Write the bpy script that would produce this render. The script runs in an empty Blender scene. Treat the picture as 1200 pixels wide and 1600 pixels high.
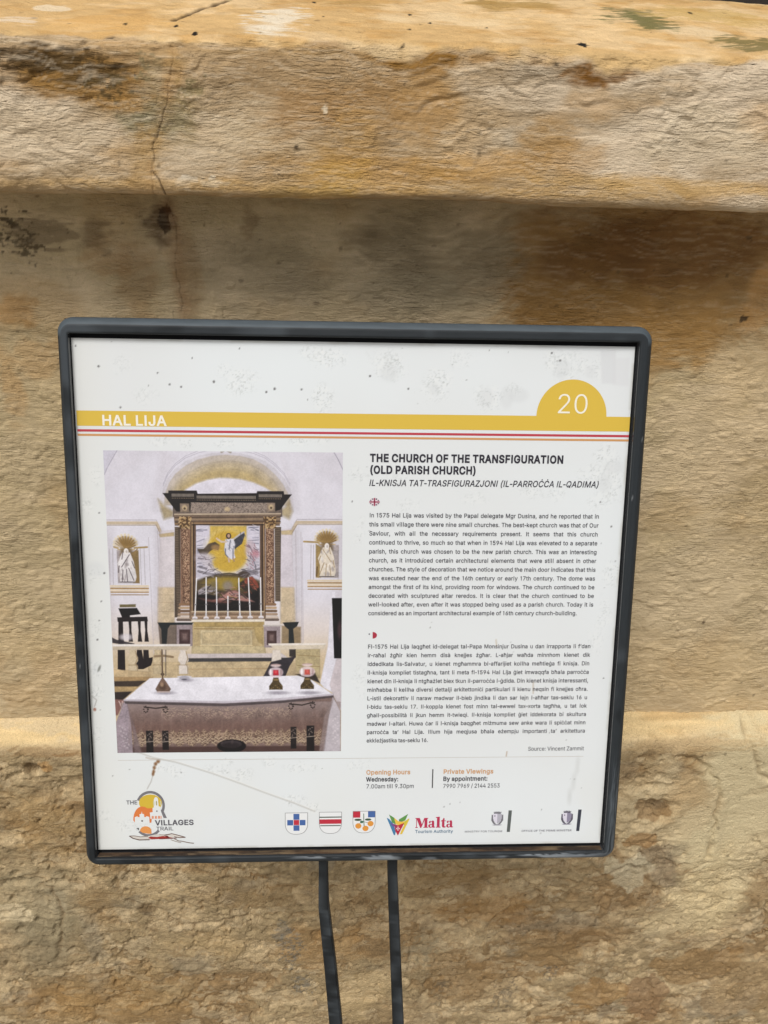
import bpy, math, random
import numpy as np
from mathutils import Matrix, Vector
from mathutils.geometry import delaunay_2d_cdt

random.seed(5)
scene = bpy.context.scene
COL = scene.collection

# ------------------------------------------------------------------ camera
cam_data = bpy.data.cameras.new('camera')
cam = bpy.data.objects.new('camera', cam_data)
COL.objects.link(cam)
cam_data.sensor_fit = 'VERTICAL'
cam_data.sensor_height = 36.0
cam_data.lens = 36.0 * 1350.0 / 1600.0
cam_data.clip_start = 0.02
cam_data.clip_end = 500.0
cam.matrix_world = Matrix(((0.997931, -0.004277, -0.064153, 0.0),
                           (-0.053372, 0.501265, -0.863646, -0.823949),
                           (0.035851, 0.865283, 0.5, 1.62),
                           (0.0, 0.0, 0.0, 1.0)))
scene.camera = cam

# ------------------------------------------------------------------ sky, sun, exposure
SUN_EL, SUN_AZ = math.radians(58), math.radians(205)    # azimuth clockwise from +Y
world = bpy.data.worlds.new('World')
scene.world = world
world.use_nodes = True
wn = world.node_tree
bg = wn.nodes['Background']
sky = wn.nodes.new('ShaderNodeTexSky')
sky.sky_type = 'NISHITA'
sky.sun_disc = False
sky.sun_elevation = SUN_EL
sky.sun_rotation = SUN_AZ
sky.air_density = 1.0
sky.dust_density = 4.0
sky.ozone_density = 1.0
hs = wn.nodes.new('ShaderNodeHueSaturation')
hs.inputs['Saturation'].default_value = 0.30      # thin cloud: a nearly white sky
wn.links.new(sky.outputs[0], hs.inputs['Color'])
wn.links.new(hs.outputs[0], bg.inputs['Color'])
bg.inputs['Strength'].default_value = 0.10

sun_data = bpy.data.lights.new('sun', 'SUN')
sun_data.energy = 2.0
sun_data.angle = math.radians(18)
sun_data.color = (1.0, 0.975, 0.94)
sun = bpy.data.objects.new('sun', sun_data)
COL.objects.link(sun)
to_sun = Vector((math.sin(SUN_AZ) * math.cos(SUN_EL), math.cos(SUN_AZ) * math.cos(SUN_EL), math.sin(SUN_EL)))
sun.rotation_euler = to_sun.to_track_quat('Z', 'Y').to_euler()
sun.location = (-2, -4, 6)

scene.view_settings.view_transform = 'Standard'
scene.view_settings.look = 'None'
scene.view_settings.exposure = 0.1
scene.view_settings.gamma = 1.0

# ------------------------------------------------------------------ helpers
def lin(c):
    c = np.asarray(c, float) / 255.0
    return np.where(c <= 0.04045, c / 12.92, ((c + 0.055) / 1.055) ** 2.4)

def hash2(ix, iy, seed):
    h = (ix.astype(np.int64) * 374761393 + iy.astype(np.int64) * 668265263 + seed * 982451653) & 0xFFFFFFFF
    h = ((h ^ (h >> 13)) * 1274126177) & 0xFFFFFFFF
    h = ((h ^ (h >> 16)) * 2246822519) & 0xFFFFFFFF
    return ((h ^ (h >> 15)) & 0xFFFFFF).astype(np.float64) / 16777215.0

def vnoise(x, y, seed=0):
    x0 = np.floor(x); y0 = np.floor(y)
    fx = x - x0; fy = y - y0
    fx = fx * fx * fx * (fx * (fx * 6 - 15) + 10); fy = fy * fy * fy * (fy * (fy * 6 - 15) + 10)
    a = hash2(x0, y0, seed); b = hash2(x0 + 1, y0, seed)
    c = hash2(x0, y0 + 1, seed); d = hash2(x0 + 1, y0 + 1, seed)
    return ((a * (1 - fx) + b * fx) * (1 - fy) + (c * (1 - fx) + d * fx) * fy) * 2 - 1

def fbm(x, y, oct=4, seed=0, gain=0.5, lac=2.03):
    t = 0; a = 1.0; n = 0
    for i in range(oct):
        t = t + a * vnoise(x + 17.3 * i, y - 9.1 * i, seed + i * 31)
        n += a; a *= gain; x = x * lac; y = y * lac
    return t / n * 1.5

def sstep(a, b, x):
    t = np.clip((x - a) / (b - a), 0, 1)
    return t * t * (3 - 2 * t)

def dots(x, y, cell, prob, r0, r1, seed):
    """scattered round specks, one at most per cell"""
    ix = np.floor(x / cell); iy = np.floor(y / cell)
    a, b, c, d = (hash2(ix, iy, seed + k) for k in range(4))
    r = r0 + (r1 - r0) * d ** 3
    cx = (ix + 0.3 + 0.4 * a) * cell; cy = (iy + 0.3 + 0.4 * b) * cell
    q = np.hypot((x - cx) * (0.6 + 0.8 * a), (y - cy) * (0.7 + 0.8 * b)) / r
    return (1 - sstep(0.6, 1.1, q)) * (c < prob)

def seg_dist(x, y, pts):
    """distance to a polyline and the running position along it (0..1)"""
    best = np.full(np.shape(x), 1e9)
    for (ax, ay), (bx, by) in zip(pts[:-1], pts[1:]):
        dx, dy = bx - ax, by - ay
        L = dx * dx + dy * dy + 1e-12
        t = np.clip(((x - ax) * dx + (y - ay) * dy) / L, 0, 1)
        best = np.minimum(best, np.hypot(x - ax - t * dx, y - ay - t * dy))
    return best

def tag(o, label=None, cat=None, group=None, kind=None):
    if label: o['label'] = label
    if cat: o['category'] = cat
    if group: o['group'] = group
    if kind: o['kind'] = kind
    return o

def empty(name, loc):
    o = bpy.data.objects.new(name, None)
    o.location = loc
    o.empty_display_size = 0.05
    COL.objects.link(o)
    return o

def mesh_obj(name, verts, faces, mat, parent=None, cols=None, smooth=True):
    """verts are world coordinates; the object is stored relative to its top parent"""
    v = np.asarray(verts, float)
    base = np.zeros(3)
    p = parent
    while p is not None:
        base += np.array(p.location); p = p.parent
    me = bpy.data.meshes.new(name)
    if isinstance(faces, np.ndarray) and faces.ndim == 2:
        nf, k = faces.shape
        me.vertices.add(len(v)); me.vertices.foreach_set('co', (v - base).ravel())
        me.loops.add(nf * k); me.loops.foreach_set('vertex_index', faces.ravel().astype(np.int32))
        me.polygons.add(nf)
        me.polygons.foreach_set('loop_start', (np.arange(nf) * k).astype(np.int32))
        me.update(calc_edges=True); me.validate()
    else:
        me.from_pydata((v - base).tolist(), [], [tuple(f) for f in faces])
        me.update()
    if cols is not None:
        at = me.color_attributes.new('pigment', 'FLOAT_COLOR', 'POINT')
        c4 = np.ones((len(v), 4)); c4[:, :3] = cols
        at.data.foreach_set('color', c4.ravel())
    me.polygons.foreach_set('use_smooth', np.full(len(me.polygons), smooth))
    me.materials.append(mat)
    o = bpy.data.objects.new(name, me)
    COL.objects.link(o)
    if parent is not None: o.parent = parent
    return o

def grid_faces(nr, nc):
    i = np.arange(nr - 1)[:, None] * nc + np.arange(nc - 1)[None, :]
    return np.stack([i, i + 1, i + nc + 1, i + nc], -1).reshape(-1, 4)

def material(name, rough=0.6, spec=0.5, attr=None, color=None, bump=None, coat=0.0, metallic=0.0, rough_noise=None, brush_bump=None, warp=0.014):
    m = bpy.data.materials.new(name)
    m.use_nodes = True
    nt = m.node_tree; b = nt.nodes['Principled BSDF']
    b.inputs['Roughness'].default_value = rough
    b.inputs['Specular IOR Level'].default_value = spec
    b.inputs['Metallic'].default_value = metallic
    b.inputs['Coat Weight'].default_value = coat
    geo = nt.nodes.new('ShaderNodeTexCoord')
    if attr:
        a = nt.nodes.new('ShaderNodeAttribute'); a.attribute_name = attr
        src = a.outputs['Color']
        if bump and len(bump) > 2:                      # fine speckle of the pigment itself
            n = nt.nodes.new('ShaderNodeTexNoise'); n.inputs['Scale'].default_value = bump[2]; n.inputs['Detail'].default_value = 4
            nt.links.new(geo.outputs['Object'], n.inputs['Vector'])
            r = nt.nodes.new('ShaderNodeMapRange')
            r.inputs['From Min'].default_value = 0.3; r.inputs['From Max'].default_value = 0.7
            r.inputs['To Min'].default_value = 1 - bump[3]; r.inputs['To Max'].default_value = 1 + bump[3]
            nt.links.new(n.outputs['Fac'], r.inputs['Value'])
            mx = nt.nodes.new('ShaderNodeMix'); mx.data_type = 'RGBA'; mx.blend_type = 'MULTIPLY'
            mx.inputs[0].default_value = 1.0
            nt.links.new(src, mx.inputs[6]); nt.links.new(r.outputs[0], mx.inputs[7])
            src = mx.outputs[2]
        nt.links.new(src, b.inputs['Base Color'])
    elif color is not None:
        b.inputs['Base Color'].default_value = (*color, 1)
    prev = None
    if brush_bump:                                      # stiff-brush strokes, long along the wall
        wz = nt.nodes.new('ShaderNodeTexNoise'); wz.inputs['Scale'].default_value = 11.0; wz.inputs['Detail'].default_value = 3
        nt.links.new(geo.outputs['Object'], wz.inputs['Vector'])
        sub = nt.nodes.new('ShaderNodeVectorMath'); sub.operation = 'MULTIPLY_ADD'    # strokes wander and cross
        sub.inputs[1].default_value = (0.0, 0.0, warp)
        nt.links.new(wz.outputs['Color'], sub.inputs[0]); nt.links.new(geo.outputs['Object'], sub.inputs[2])
        pz = nt.nodes.new('ShaderNodeTexNoise'); pz.inputs['Scale'].default_value = 16.0; pz.inputs['Detail'].default_value = 3
        nt.links.new(geo.outputs['Object'], pz.inputs['Vector'])
        pr = nt.nodes.new('ShaderNodeMapRange'); pr.inputs['From Min'].default_value = 0.35; pr.inputs['From Max'].default_value = 0.65
        pr.inputs['To Min'].default_value = 0.35; pr.inputs['To Max'].default_value = 1.0
        nt.links.new(pz.outputs['Fac'], pr.inputs['Value'])
        for sx, sz, dist in brush_bump:
            mp = nt.nodes.new('ShaderNodeMapping'); mp.inputs['Scale'].default_value = (sx, sx, sz)
            nt.links.new(sub.outputs[0], mp.inputs['Vector'])
            n = nt.nodes.new('ShaderNodeTexNoise'); n.inputs['Scale'].default_value = 1.0; n.inputs['Detail'].default_value = 3
            n.inputs['Distortion'].default_value = 1.3
            nt.links.new(mp.outputs[0], n.inputs['Vector'])
            bp = nt.nodes.new('ShaderNodeBump'); bp.inputs['Strength'].default_value = 1.0; bp.inputs['Distance'].default_value = dist
            nt.links.new(n.outputs['Fac'], bp.inputs['Height'])
            nt.links.new(pr.outputs[0], bp.inputs['Strength'])
            if prev: nt.links.new(prev, bp.inputs['Normal'])
            prev = bp.outputs[0]
    if bump:
        n = nt.nodes.new('ShaderNodeTexNoise'); n.inputs['Scale'].default_value = bump[0]; n.inputs['Detail'].default_value = 5
        nt.links.new(geo.outputs['Object'], n.inputs['Vector'])
        bp = nt.nodes.new('ShaderNodeBump'); bp.inputs['Strength'].default_value = 0.6; bp.inputs['Distance'].default_value = bump[1]
        nt.links.new(n.outputs['Fac'], bp.inputs['Height'])
        if prev: nt.links.new(prev, bp.inputs['Normal'])
        nt.links.new(bp.outputs[0], b.inputs['Normal'])
    if rough_noise:
        n = nt.nodes.new('ShaderNodeTexNoise'); n.inputs['Scale'].default_value = rough_noise[0]
        nt.links.new(geo.outputs['Object'], n.inputs['Vector'])
        r = nt.nodes.new('ShaderNodeMapRange'); r.inputs['To Min'].default_value = rough_noise[1]; r.inputs['To Max'].default_value = rough_noise[2]
        nt.links.new(n.outputs['Fac'], r.inputs['Value']); nt.links.new(r.outputs[0], b.inputs['Roughness'])
    return m

M_STONE = material('weathered_limewash', 0.92, 0.25, attr='pigment', bump=(420, 0.0012, 900, 0.10))
M_BRUSHED = material('brushed_limewash', 0.92, 0.25, attr='pigment', bump=(500, 0.0008, 900, 0.08), brush_bump=[(40, 215, 0.0020), (80, 430, 0.0021), (150, 190, 0.0009)])
M_ROUGH = material('scaling_render', 0.95, 0.2, attr='pigment', bump=(330, 0.0022, 700, 0.14), brush_bump=[(210, 240, 0.0024), (75, 90, 0.0014)], warp=0.0)
M_LIP = material('glossy_rebate', 0.08, 1.0, color=(0.05, 0.052, 0.055))
M_SHEET = material('laminated_sheet', 0.42, 0.45, attr='pigment', bump=(60, 0.00006))
M_INK = material('printed_ink', 0.45, 0.4, attr='pigment')
M_FRAME = material('grey_painted_steel', 0.55, 0.22, attr='pigment', bump=(260, 0.0002), rough_noise=(40, 0.42, 0.62))
M_BAR = material('dark_painted_steel', 0.55, 0.25, attr='pigment', bump=(300, 0.0003))
M_DARK = material('dark_rebate', 0.7, 0.2, color=(0.006, 0.006, 0.007))

# ------------------------------------------------------------------ ground
def build_ground():
    n = 60
    xs = np.linspace(-1, 1, n); xs = np.sign(xs) * np.abs(xs) ** 3 * 60
    X, Y = np.meshgrid(xs, xs)
    v = np.stack([X, Y, 0.002 * fbm(X * 3, Y * 3, 3, 9)], -1).reshape(-1, 3)
    c = lin((150, 142, 128))[None, :] * (1 + 0.15 * fbm(X * 2, Y * 2, 4, 4)).reshape(-1, 1)
    o = mesh_obj('pavement', v, grid_faces(n, n), M_STONE, cols=c)
    tag(o, kind='structure')
build_ground()

# ------------------------------------------------------------------ church wall
XS = np.concatenate([np.linspace(-2.4, -0.53, 110)[:-1], np.arange(-0.53, -0.155, 0.00155), np.arange(-0.155, -0.085, 0.0007), np.arange(-0.085, 0.74, 0.00155), np.linspace(0.742, 2.6, 110)])
wall_root = tag(empty('church_wall', (0.1, 0.0, 0.0)),
                'weathered ochre stone wall with projecting ledge and rough plinth behind the sign', 'wall')

def blend(c, col, m):
    return c + (lin(col) - c) * m[..., None]

def stain_mask(X, Z, s, seed):
    x, z, rx, rz, col, k, kind = s
    sel = (np.abs(X - x) < rx * 2.6) & (np.abs(Z - z) < rz * 2.6)
    out = np.zeros(X.shape)
    if not sel.any(): return out
    xs = X[sel]; zs = Z[sel]
    r = max(rx, rz)
    wx = 0.35 * fbm(xs / r * 1.6, zs / r * 1.6, 4, seed); wz = 0.35 * fbm(xs / r * 1.6 + 40, zs / r * 1.6, 4, seed + 5)
    d = np.hypot((xs - x) / rx + wx, (zs - z) / rz + wz)
    if kind == 'soft':
        n = fbm(xs * 28, zs * 230 + 4 * vnoise(xs * 20, zs * 20, seed + 2), 3, seed + 3)
        n2 = fbm(xs * 60, zs * 75, 3, seed + 4)
        m = 1 - sstep(0.35, 1.15, d)
        m = np.clip(m * 1.05 + (0.38 * n + 0.26 * n2) * np.clip(4 * m * (1.15 - m), 0, 1), 0, 1)
    elif kind == 'hard': m = 1 - sstep(0.88, 0.98, d)
    elif kind == 'streak':
        n = fbm(xs * 55, zs * 420 + 3 * vnoise(xs * 25, zs * 25, seed), 3, seed + 9)
        m = (1 - sstep(0.2, 1.25, d)); m = sstep(0.30, 0.75, m + 0.55 * n) * sstep(0, .25, m)
    elif kind == 'spot':
        n = fbm(xs * 230, zs * 300, 3, seed + 9)
        m = (1 - sstep(0.2, 1.2, d)); m = sstep(0.55, 0.75, m * 0.7 + 0.55 * n)
    elif kind == 'dot': m = 1 - sstep(0.7, 1.0, d)
    out[sel] = m * k
    return out

def sheet_part(name, prof, step, paint, relief, mat):
    """a strip of wall: the profile (y, z) swept along x, pushed in and out by relief"""
    prof = np.array(prof, float)
    L = np.concatenate([[0], np.cumsum(np.hypot(*np.diff(prof, axis=0).T))])
    n = int(L[-1] / step) + 1
    s = np.linspace(0, L[-1], n)
    py = np.interp(s, L, prof[:, 0]); pz = np.interp(s, L, prof[:, 1])
    k = max(1, int(0.006 / step)) * 2 + 1
    ker = np.ones(k) / k
    pad = k // 2
    def sm(a):
        for _ in range(2):
            a = np.convolve(np.concatenate([2 * a[0] - a[pad:0:-1], a, 2 * a[-1] - a[-2:-2 - pad:-1]]), ker, 'valid')
        return a
    py, pz = sm(py), sm(pz)
    ty, tz = np.gradient(py), np.gradient(pz)
    ln = np.hypot(ty, tz); ny, nz = tz / ln, -ty / ln        # outward = towards -y / up
    X, SS = np.meshgrid(XS, s)
    Y0 = np.repeat(py[:, None], len(XS), 1); Z0 = np.repeat(pz[:, None], len(XS), 1)
    h = relief(X, Y0, Z0, SS)
    V = np.stack([X, Y0 + h * ny[:, None], Z0 + h * nz[:, None]], -1)
    C = paint(X, Y0, Z0, SS, h)
    C = np.clip(C, 0.004, 0.9)
    f = grid_faces(n, len(XS))[:, ::-1]
    return mesh_obj(name, V.reshape(-1, 3), f, mat, wall_root, C.reshape(-1, 3))

CRACK_LEDGE = [(-0.1163, 1.6136), (-0.1200, 1.6039), (-0.1207, 1.6010), (-0.1192, 1.5914), (-0.1196, 1.5806), (-0.1221, 1.5684), (-0.1249, 1.5586), (-0.1290, 1.5449), (-0.1350, 1.5333), (-0.1384, 1.5239), (-0.1408, 1.5096), (-0.1422, 1.4951), (-0.1422, 1.4848)]
CRACK_LEDGE_B = [(-0.1410, 1.5024), (-0.1369, 1.4977), (-0.1342, 1.4880), (-0.1342, 1.4820)]
CRACK_WALL = [(-0.1461, 1.4639), (-0.1417, 1.4546), (-0.1415, 1.4376), (-0.1426, 1.4172), (-0.1429, 1.3994), (-0.1411, 1.3843), (-0.1397, 1.3720), (-0.1397, 1.3563), (-0.1405, 1.3306)]
CRACK_TOP = [(-0.1251, -0.0211), (-0.1172, -0.0080), (-0.1045, 0.0161), (-0.0933, 0.0359), (-0.0871, 0.0450)]
PLASTER_EDGE = [(0.5380, 0.8369), (0.5466, 0.8166), (0.5577, 0.7935), (0.5707, 0.7699), (0.5827, 0.7577)]
FLAKE_EDGES = [[(0.4511, 0.8048), (0.4739, 0.7975), (0.4998, 0.7773), (0.5227, 0.7350), (0.5342, 0.6594), (0.5346, 0.6063)],
               [(0.3651, 0.6051), (0.3895, 0.5673), (0.4265, 0.5936), (0.4476, 0.5791), (0.4680, 0.5462), (0.4837, 0.5241)],
               [(-0.3913, 0.5733), (-0.3752, 0.5673), (-0.3681, 0.5286), (-0.3717, 0.4861), (-0.3880, 0.4124)],
               [(0.5297, 0.2312), (0.5213, 0.2847), (0.5020, 0.3200)],
               [(-0.2753, 0.5389), (-0.2380, 0.5164), (-0.2100, 0.4792), (-0.1645, 0.4846), (-0.1094, 0.5012), (-0.0645, 0.4877)],
               [(-0.1813, 0.6229), (-0.1443, 0.5993), (-0.0965, 0.6030), (-0.0529, 0.6121)]]

STAIN_FACE = [
    (-0.1093, 1.5195, 0.0503, 0.0261, (198,178,148), .7, 'soft'),
    (-0.2274, 1.5254, 0.0589, 0.0255, (202,182,152), .75, 'soft'),
    (-0.0480, 1.5423, 0.0549, 0.0277, (200,180,148), .7, 'soft'),
    (0.2928, 1.5383, 0.0689, 0.0287, (200,182,152), .65, 'soft'),
    (0.0936, 1.5419, 0.0460, 0.0280, (196,168,128), .5, 'soft'),
    (0.1561, 1.5371, 0.0311, 0.0142, (196,184,162), .55, 'soft'),
    (-0.2100, 1.5752, 0.0711, 0.0190, (140,104,52), .95, 'soft'),
    (-0.1829, 1.5652, 0.0576, 0.0202, (144,108,56), .9, 'soft'),
    (-0.1507, 1.5532, 0.0341, 0.0081, (160,120,62), .6, 'soft'),
    (-0.2232, 1.5813, 0.0565, 0.0145, (72,54,28), .85, 'streak'),
    (-0.2002, 1.5777, 0.0616, 0.0172, (84,62,30), .7, 'spot'),
    (-0.1914, 1.5730, 0.0429, 0.0130, (76,58,30), .7, 'streak'),
    (-0.1736, 1.5635, 0.0337, 0.0132, (78,64,36), .75, 'spot'),
    (-0.1385, 1.5777, 0.0153, 0.0165, (128,112,78), .9, 'spot'),
    (-0.1085, 1.5632, 0.0214, 0.0195, (128,114,80), .9, 'spot'),
    (-0.1257, 1.5488, 0.0294, 0.0317, (150,130,92), .7, 'soft'),
    (-0.1322, 1.5424, 0.0345, 0.0137, (138,128,98), .75, 'soft'),
    (-0.1413, 1.5400, 0.0197, 0.0073, (128,120,92), .6, 'streak'),
    (-0.1205, 1.5758, 0.0106, 0.0261, (172,134,80), .5, 'soft'),
    (-0.1406, 1.5270, 0.0169, 0.0140, (168,132,78), .55, 'soft'),
    (-0.1471, 1.5114, 0.0151, 0.0239, (168,136,86), .6, 'soft'),
    (-0.0957, 1.4963, 0.0174, 0.0059, (214,202,178), .8, 'streak'),
    (-0.1162, 1.4958, 0.0102, 0.0069, (218,206,184), .7, 'streak'),
    (-0.0079, 1.5527, 0.0649, 0.0273, (158,122,76), .8, 'soft'),
    (0.0201, 1.5254, 0.0307, 0.0333, (180,142,84), .5, 'soft'),
    (0.0654, 1.5902, 0.0442, 0.0130, (136,98,42), 1, 'soft'),
    (0.0683, 1.5825, 0.0247, 0.0070, (132,96,42), .6, 'streak'),
    (0.2128, 1.5894, 0.0333, 0.0150, (126,86,34), 1, 'soft'),
    (0.1644, 1.5936, 0.0199, 0.0070, (140,104,56), .8, 'soft'),
    (0.2163, 1.5838, 0.0253, 0.0080, (116,78,30), .7, 'streak'),
    (0.1196, 1.5930, 0.0297, 0.0052, (150,110,54), .7, 'soft'),
    (-0.0079, 1.5951, 0.0580, 0.0043, (150,118,72), .6, 'streak'),
    (-0.0321, 1.5922, 0.0965, 0.0060, (158,128,84), .45, 'streak'),
    (0.2395, 1.5961, 0.0604, 0.0052, (168,142,104), .5, 'streak'),
    (0.0959, 1.5113, 0.1046, 0.0147, (190,146,80), .6, 'soft'),
    (0.1893, 1.5237, 0.0474, 0.0145, (178,138,82), .5, 'soft'),
    (0.2569, 1.5034, 0.1188, 0.0090, (200,160,94), .6, 'soft'),
    (0.0181, 1.4945, 0.3139, 0.0060, (198,160,100), .45, 'soft'),
    (0.0023, 1.5061, 0.0362, 0.0195, (190,150,78), .55, 'soft'),
    (-0.0184, 1.4910, 0.0521, 0.0070, (196,160,92), .5, 'soft'),
    (0.0721, 1.5590, 0.0302, 0.0409, (166,128,76), .7, 'soft'),
    (0.1723, 1.5327, 0.0313, 0.0191, (160,122,66), .7, 'soft'),
    (0.2720, 1.5609, 0.0156, 0.0370, (206,190,164), .4, 'streak'),
    (-0.0040, 1.5529, 0.0025, 0.0027, (224,206,176), 1, 'dot'),
    (-0.0268, 1.5257, 0.0020, 0.0012, (40,30,18), 1, 'dot'),
    (-0.1487, 1.5719, 0.0010, 0.0013, (30,22,14), 1, 'dot'),
    (0.1738, 1.5909, 0.0045, 0.0018, (70,62,48), .9, 'hard'),
    (0.2656, 1.5979, 0.0081, 0.0022, (92,84,66), .9, 'hard'),
    (-0.1666, 1.6010, 0.0056, 0.0013, (60,50,40), .9, 'hard'),
]
STAIN_TOP = [
    (-0.0445, -0.0178, 0.0315, 0.0451, (216,205,183), .9, 'streak'),
    (-0.0483, -0.0421, 0.0247, 0.0256, (217,207,187), .6, 'soft'),
    (-0.2267, 0.0046, 0.0146, 0.0117, (214,198,169), .8, 'hard'),
    (-0.2452, -0.0385, 0.0275, 0.0148, (214,199,176), .7, 'streak'),
    (0.0987, 0.0114, 0.0664, 0.0292, (214,192,153), .7, 'soft'),
    (0.3038, -0.0040, 0.0352, 0.0288, (214,194,158), .7, 'soft'),
    (-0.1668, -0.0408, 0.0566, 0.0339, (208,167,104), .6, 'soft'),
    (0.2730, 0.0234, 0.0370, 0.0304, (88,92,52), .85, 'streak'),
    (0.2666, 0.0513, 0.0245, 0.0161, (96,96,56), .7, 'streak'),
    (0.3400, -0.0333, 0.0345, 0.0271, (96,92,52), .8, 'streak'),
    (0.1626, 0.0683, 0.0541, 0.0220, (151,122,66), .7, 'streak'),
    (0.3454, 0.0516, 0.0755, 0.0378, (180,151,86), .6, 'streak'),
    (0.0242, 0.0516, 0.0449, 0.0158, (167,135,81), .6, 'streak'),
    (-0.1032, -0.0649, 0.0026, 0.0053, (24,22,20), 1, 'dot'),
    (-0.1202, -0.0424, 0.0019, 0.0042, (24,22,20), 1, 'dot'),
    (0.0672, 0.0241, 0.0017, 0.0050, (24,22,20), 1, 'dot'),
    (0.0820, -0.0066, 0.0016, 0.0042, (24,22,20), 1, 'dot'),
    (0.0634, -0.0301, 0.0014, 0.0036, (30,26,20), 1, 'dot'),
    (0.1982, -0.0585, 0.0048, 0.0063, (24,26,26), 1, 'hard'),
    (0.0554, -0.0752, 0.0010, 0.0032, (30,26,20), 1, 'dot'),
    (0.1275, -0.0815, 0.0010, 0.0032, (30,26,20), 1, 'dot'),
    (0.1282, -0.0122, 0.0011, 0.0030, (30,26,20), 1, 'dot'),
    (-0.0148, 0.0490, 0.0022, 0.0047, (30,26,20), 1, 'dot'),
    (-0.0055, -0.0014, 0.0011, 0.0031, (30,26,20), 1, 'dot'),
    (0.3223, 0.0587, 0.0031, 0.0055, (50,44,30), 1, 'dot'),
    (0.2512, 0.1074, 0.0032, 0.0060, (40,36,28), 1, 'dot'),
    (-0.1601, -0.0386, 0.0014, 0.0034, (40,34,24), 1, 'dot'),
]
STAIN_WALL = [
    (0.3138, 1.3971, 0.1775, 0.0997, (154,118,68), .85, 'soft'),
    (0.2409, 1.3799, 0.0825, 0.0697, (150,114,64), .9, 'soft'),
    (0.3486, 1.3574, 0.0784, 0.0525, (166,128,74), .75, 'soft'),
    (0.2950, 1.3098, 0.0533, 0.0415, (168,132,82), .65, 'soft'),
    (0.3327, 1.4328, 0.1247, 0.0479, (116,80,42), .75, 'soft'),
    (0.2345, 1.4251, 0.0742, 0.0360, (112,78,42), .7, 'soft'),
    (0.4240, 1.3853, 0.0195, 0.0447, (196,150,92), .6, 'soft'),
    (0.4278, 1.3045, 0.0477, 0.0491, (204,180,140), .9, 'soft'),
    (0.4125, 1.2209, 0.0852, 0.0845, (206,184,148), .7, 'soft'),
    (0.4433, 1.0503, 0.1010, 0.1192, (202,182,148), .55, 'soft'),
    (0.1118, 1.4213, 0.0791, 0.0537, (146,130,100), .8, 'soft'),
    (-0.0511, 1.4063, 0.0660, 0.0420, (156,140,110), .55, 'soft'),
    (0.0772, 1.3853, 0.0619, 0.0249, (166,152,122), .5, 'soft'),
    (-0.1810, 1.3857, 0.0239, 0.0366, (160,126,82), .5, 'soft'),
    (-0.1339, 1.3978, 0.0155, 0.0542, (150,116,72), .45, 'soft'),
    (-0.2074, 1.4125, 0.0234, 0.0212, (162,124,76), .4, 'soft'),
    (-0.1546, 1.4454, 0.0196, 0.0238, (70,46,26), .75, 'soft'),
    (-0.1496, 1.4503, 0.0092, 0.0113, (40,26,16), .8, 'hard'),
    (-0.1428, 1.4489, 0.0040, 0.0051, (160,140,110), .8, 'hard'),
    (-0.2136, 1.4328, 0.0173, 0.0172, (84,66,44), .5, 'soft'),
    (-0.2874, 1.4423, 0.0227, 0.0192, (54,44,30), .85, 'spot'),
    (-0.2868, 1.4223, 0.0253, 0.0231, (60,50,34), .75, 'spot'),
    (-0.2649, 1.4344, 0.0343, 0.0171, (90,74,52), .5, 'streak'),
    (-0.2977, 1.3592, 0.0250, 0.0225, (184,140,82), .6, 'soft'),
    (-0.3151, 1.2926, 0.0161, 0.0606, (184,144,92), .5, 'soft'),
    (-0.2840, 1.3147, 0.0245, 0.0263, (190,150,98), .4, 'soft'),
    (-0.3126, 1.2152, 0.0388, 0.0662, (176,158,126), .5, 'soft'),
    (-0.3323, 1.0548, 0.0422, 0.0783, (178,160,126), .5, 'soft'),
    (-0.3561, 0.9568, 0.0516, 0.0383, (192,168,126), .5, 'soft'),
    (0.0267, 1.4387, 0.0298, 0.0116, (130,112,82), .5, 'soft'),
    (0.3994, 1.4447, 0.0075, 0.0083, (70,54,32), .7, 'spot'),
    (-0.0734, 1.4476, 0.0082, 0.0171, (110,84,52), .4, 'soft'),
    (0.4136, 1.3681, 0.0039, 0.0033, (72,58,42), .9, 'hard'),
    (0.4572, 0.9894, 0.0024, 0.0029, (80,62,42), .9, 'dot'),
    (0.3916, 0.9197, 0.1647, 0.0623, (196,170,128), .4, 'soft'),
    (0.5213, 0.8979, 0.0760, 0.0534, (200,176,134), .5, 'soft'),
]
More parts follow.
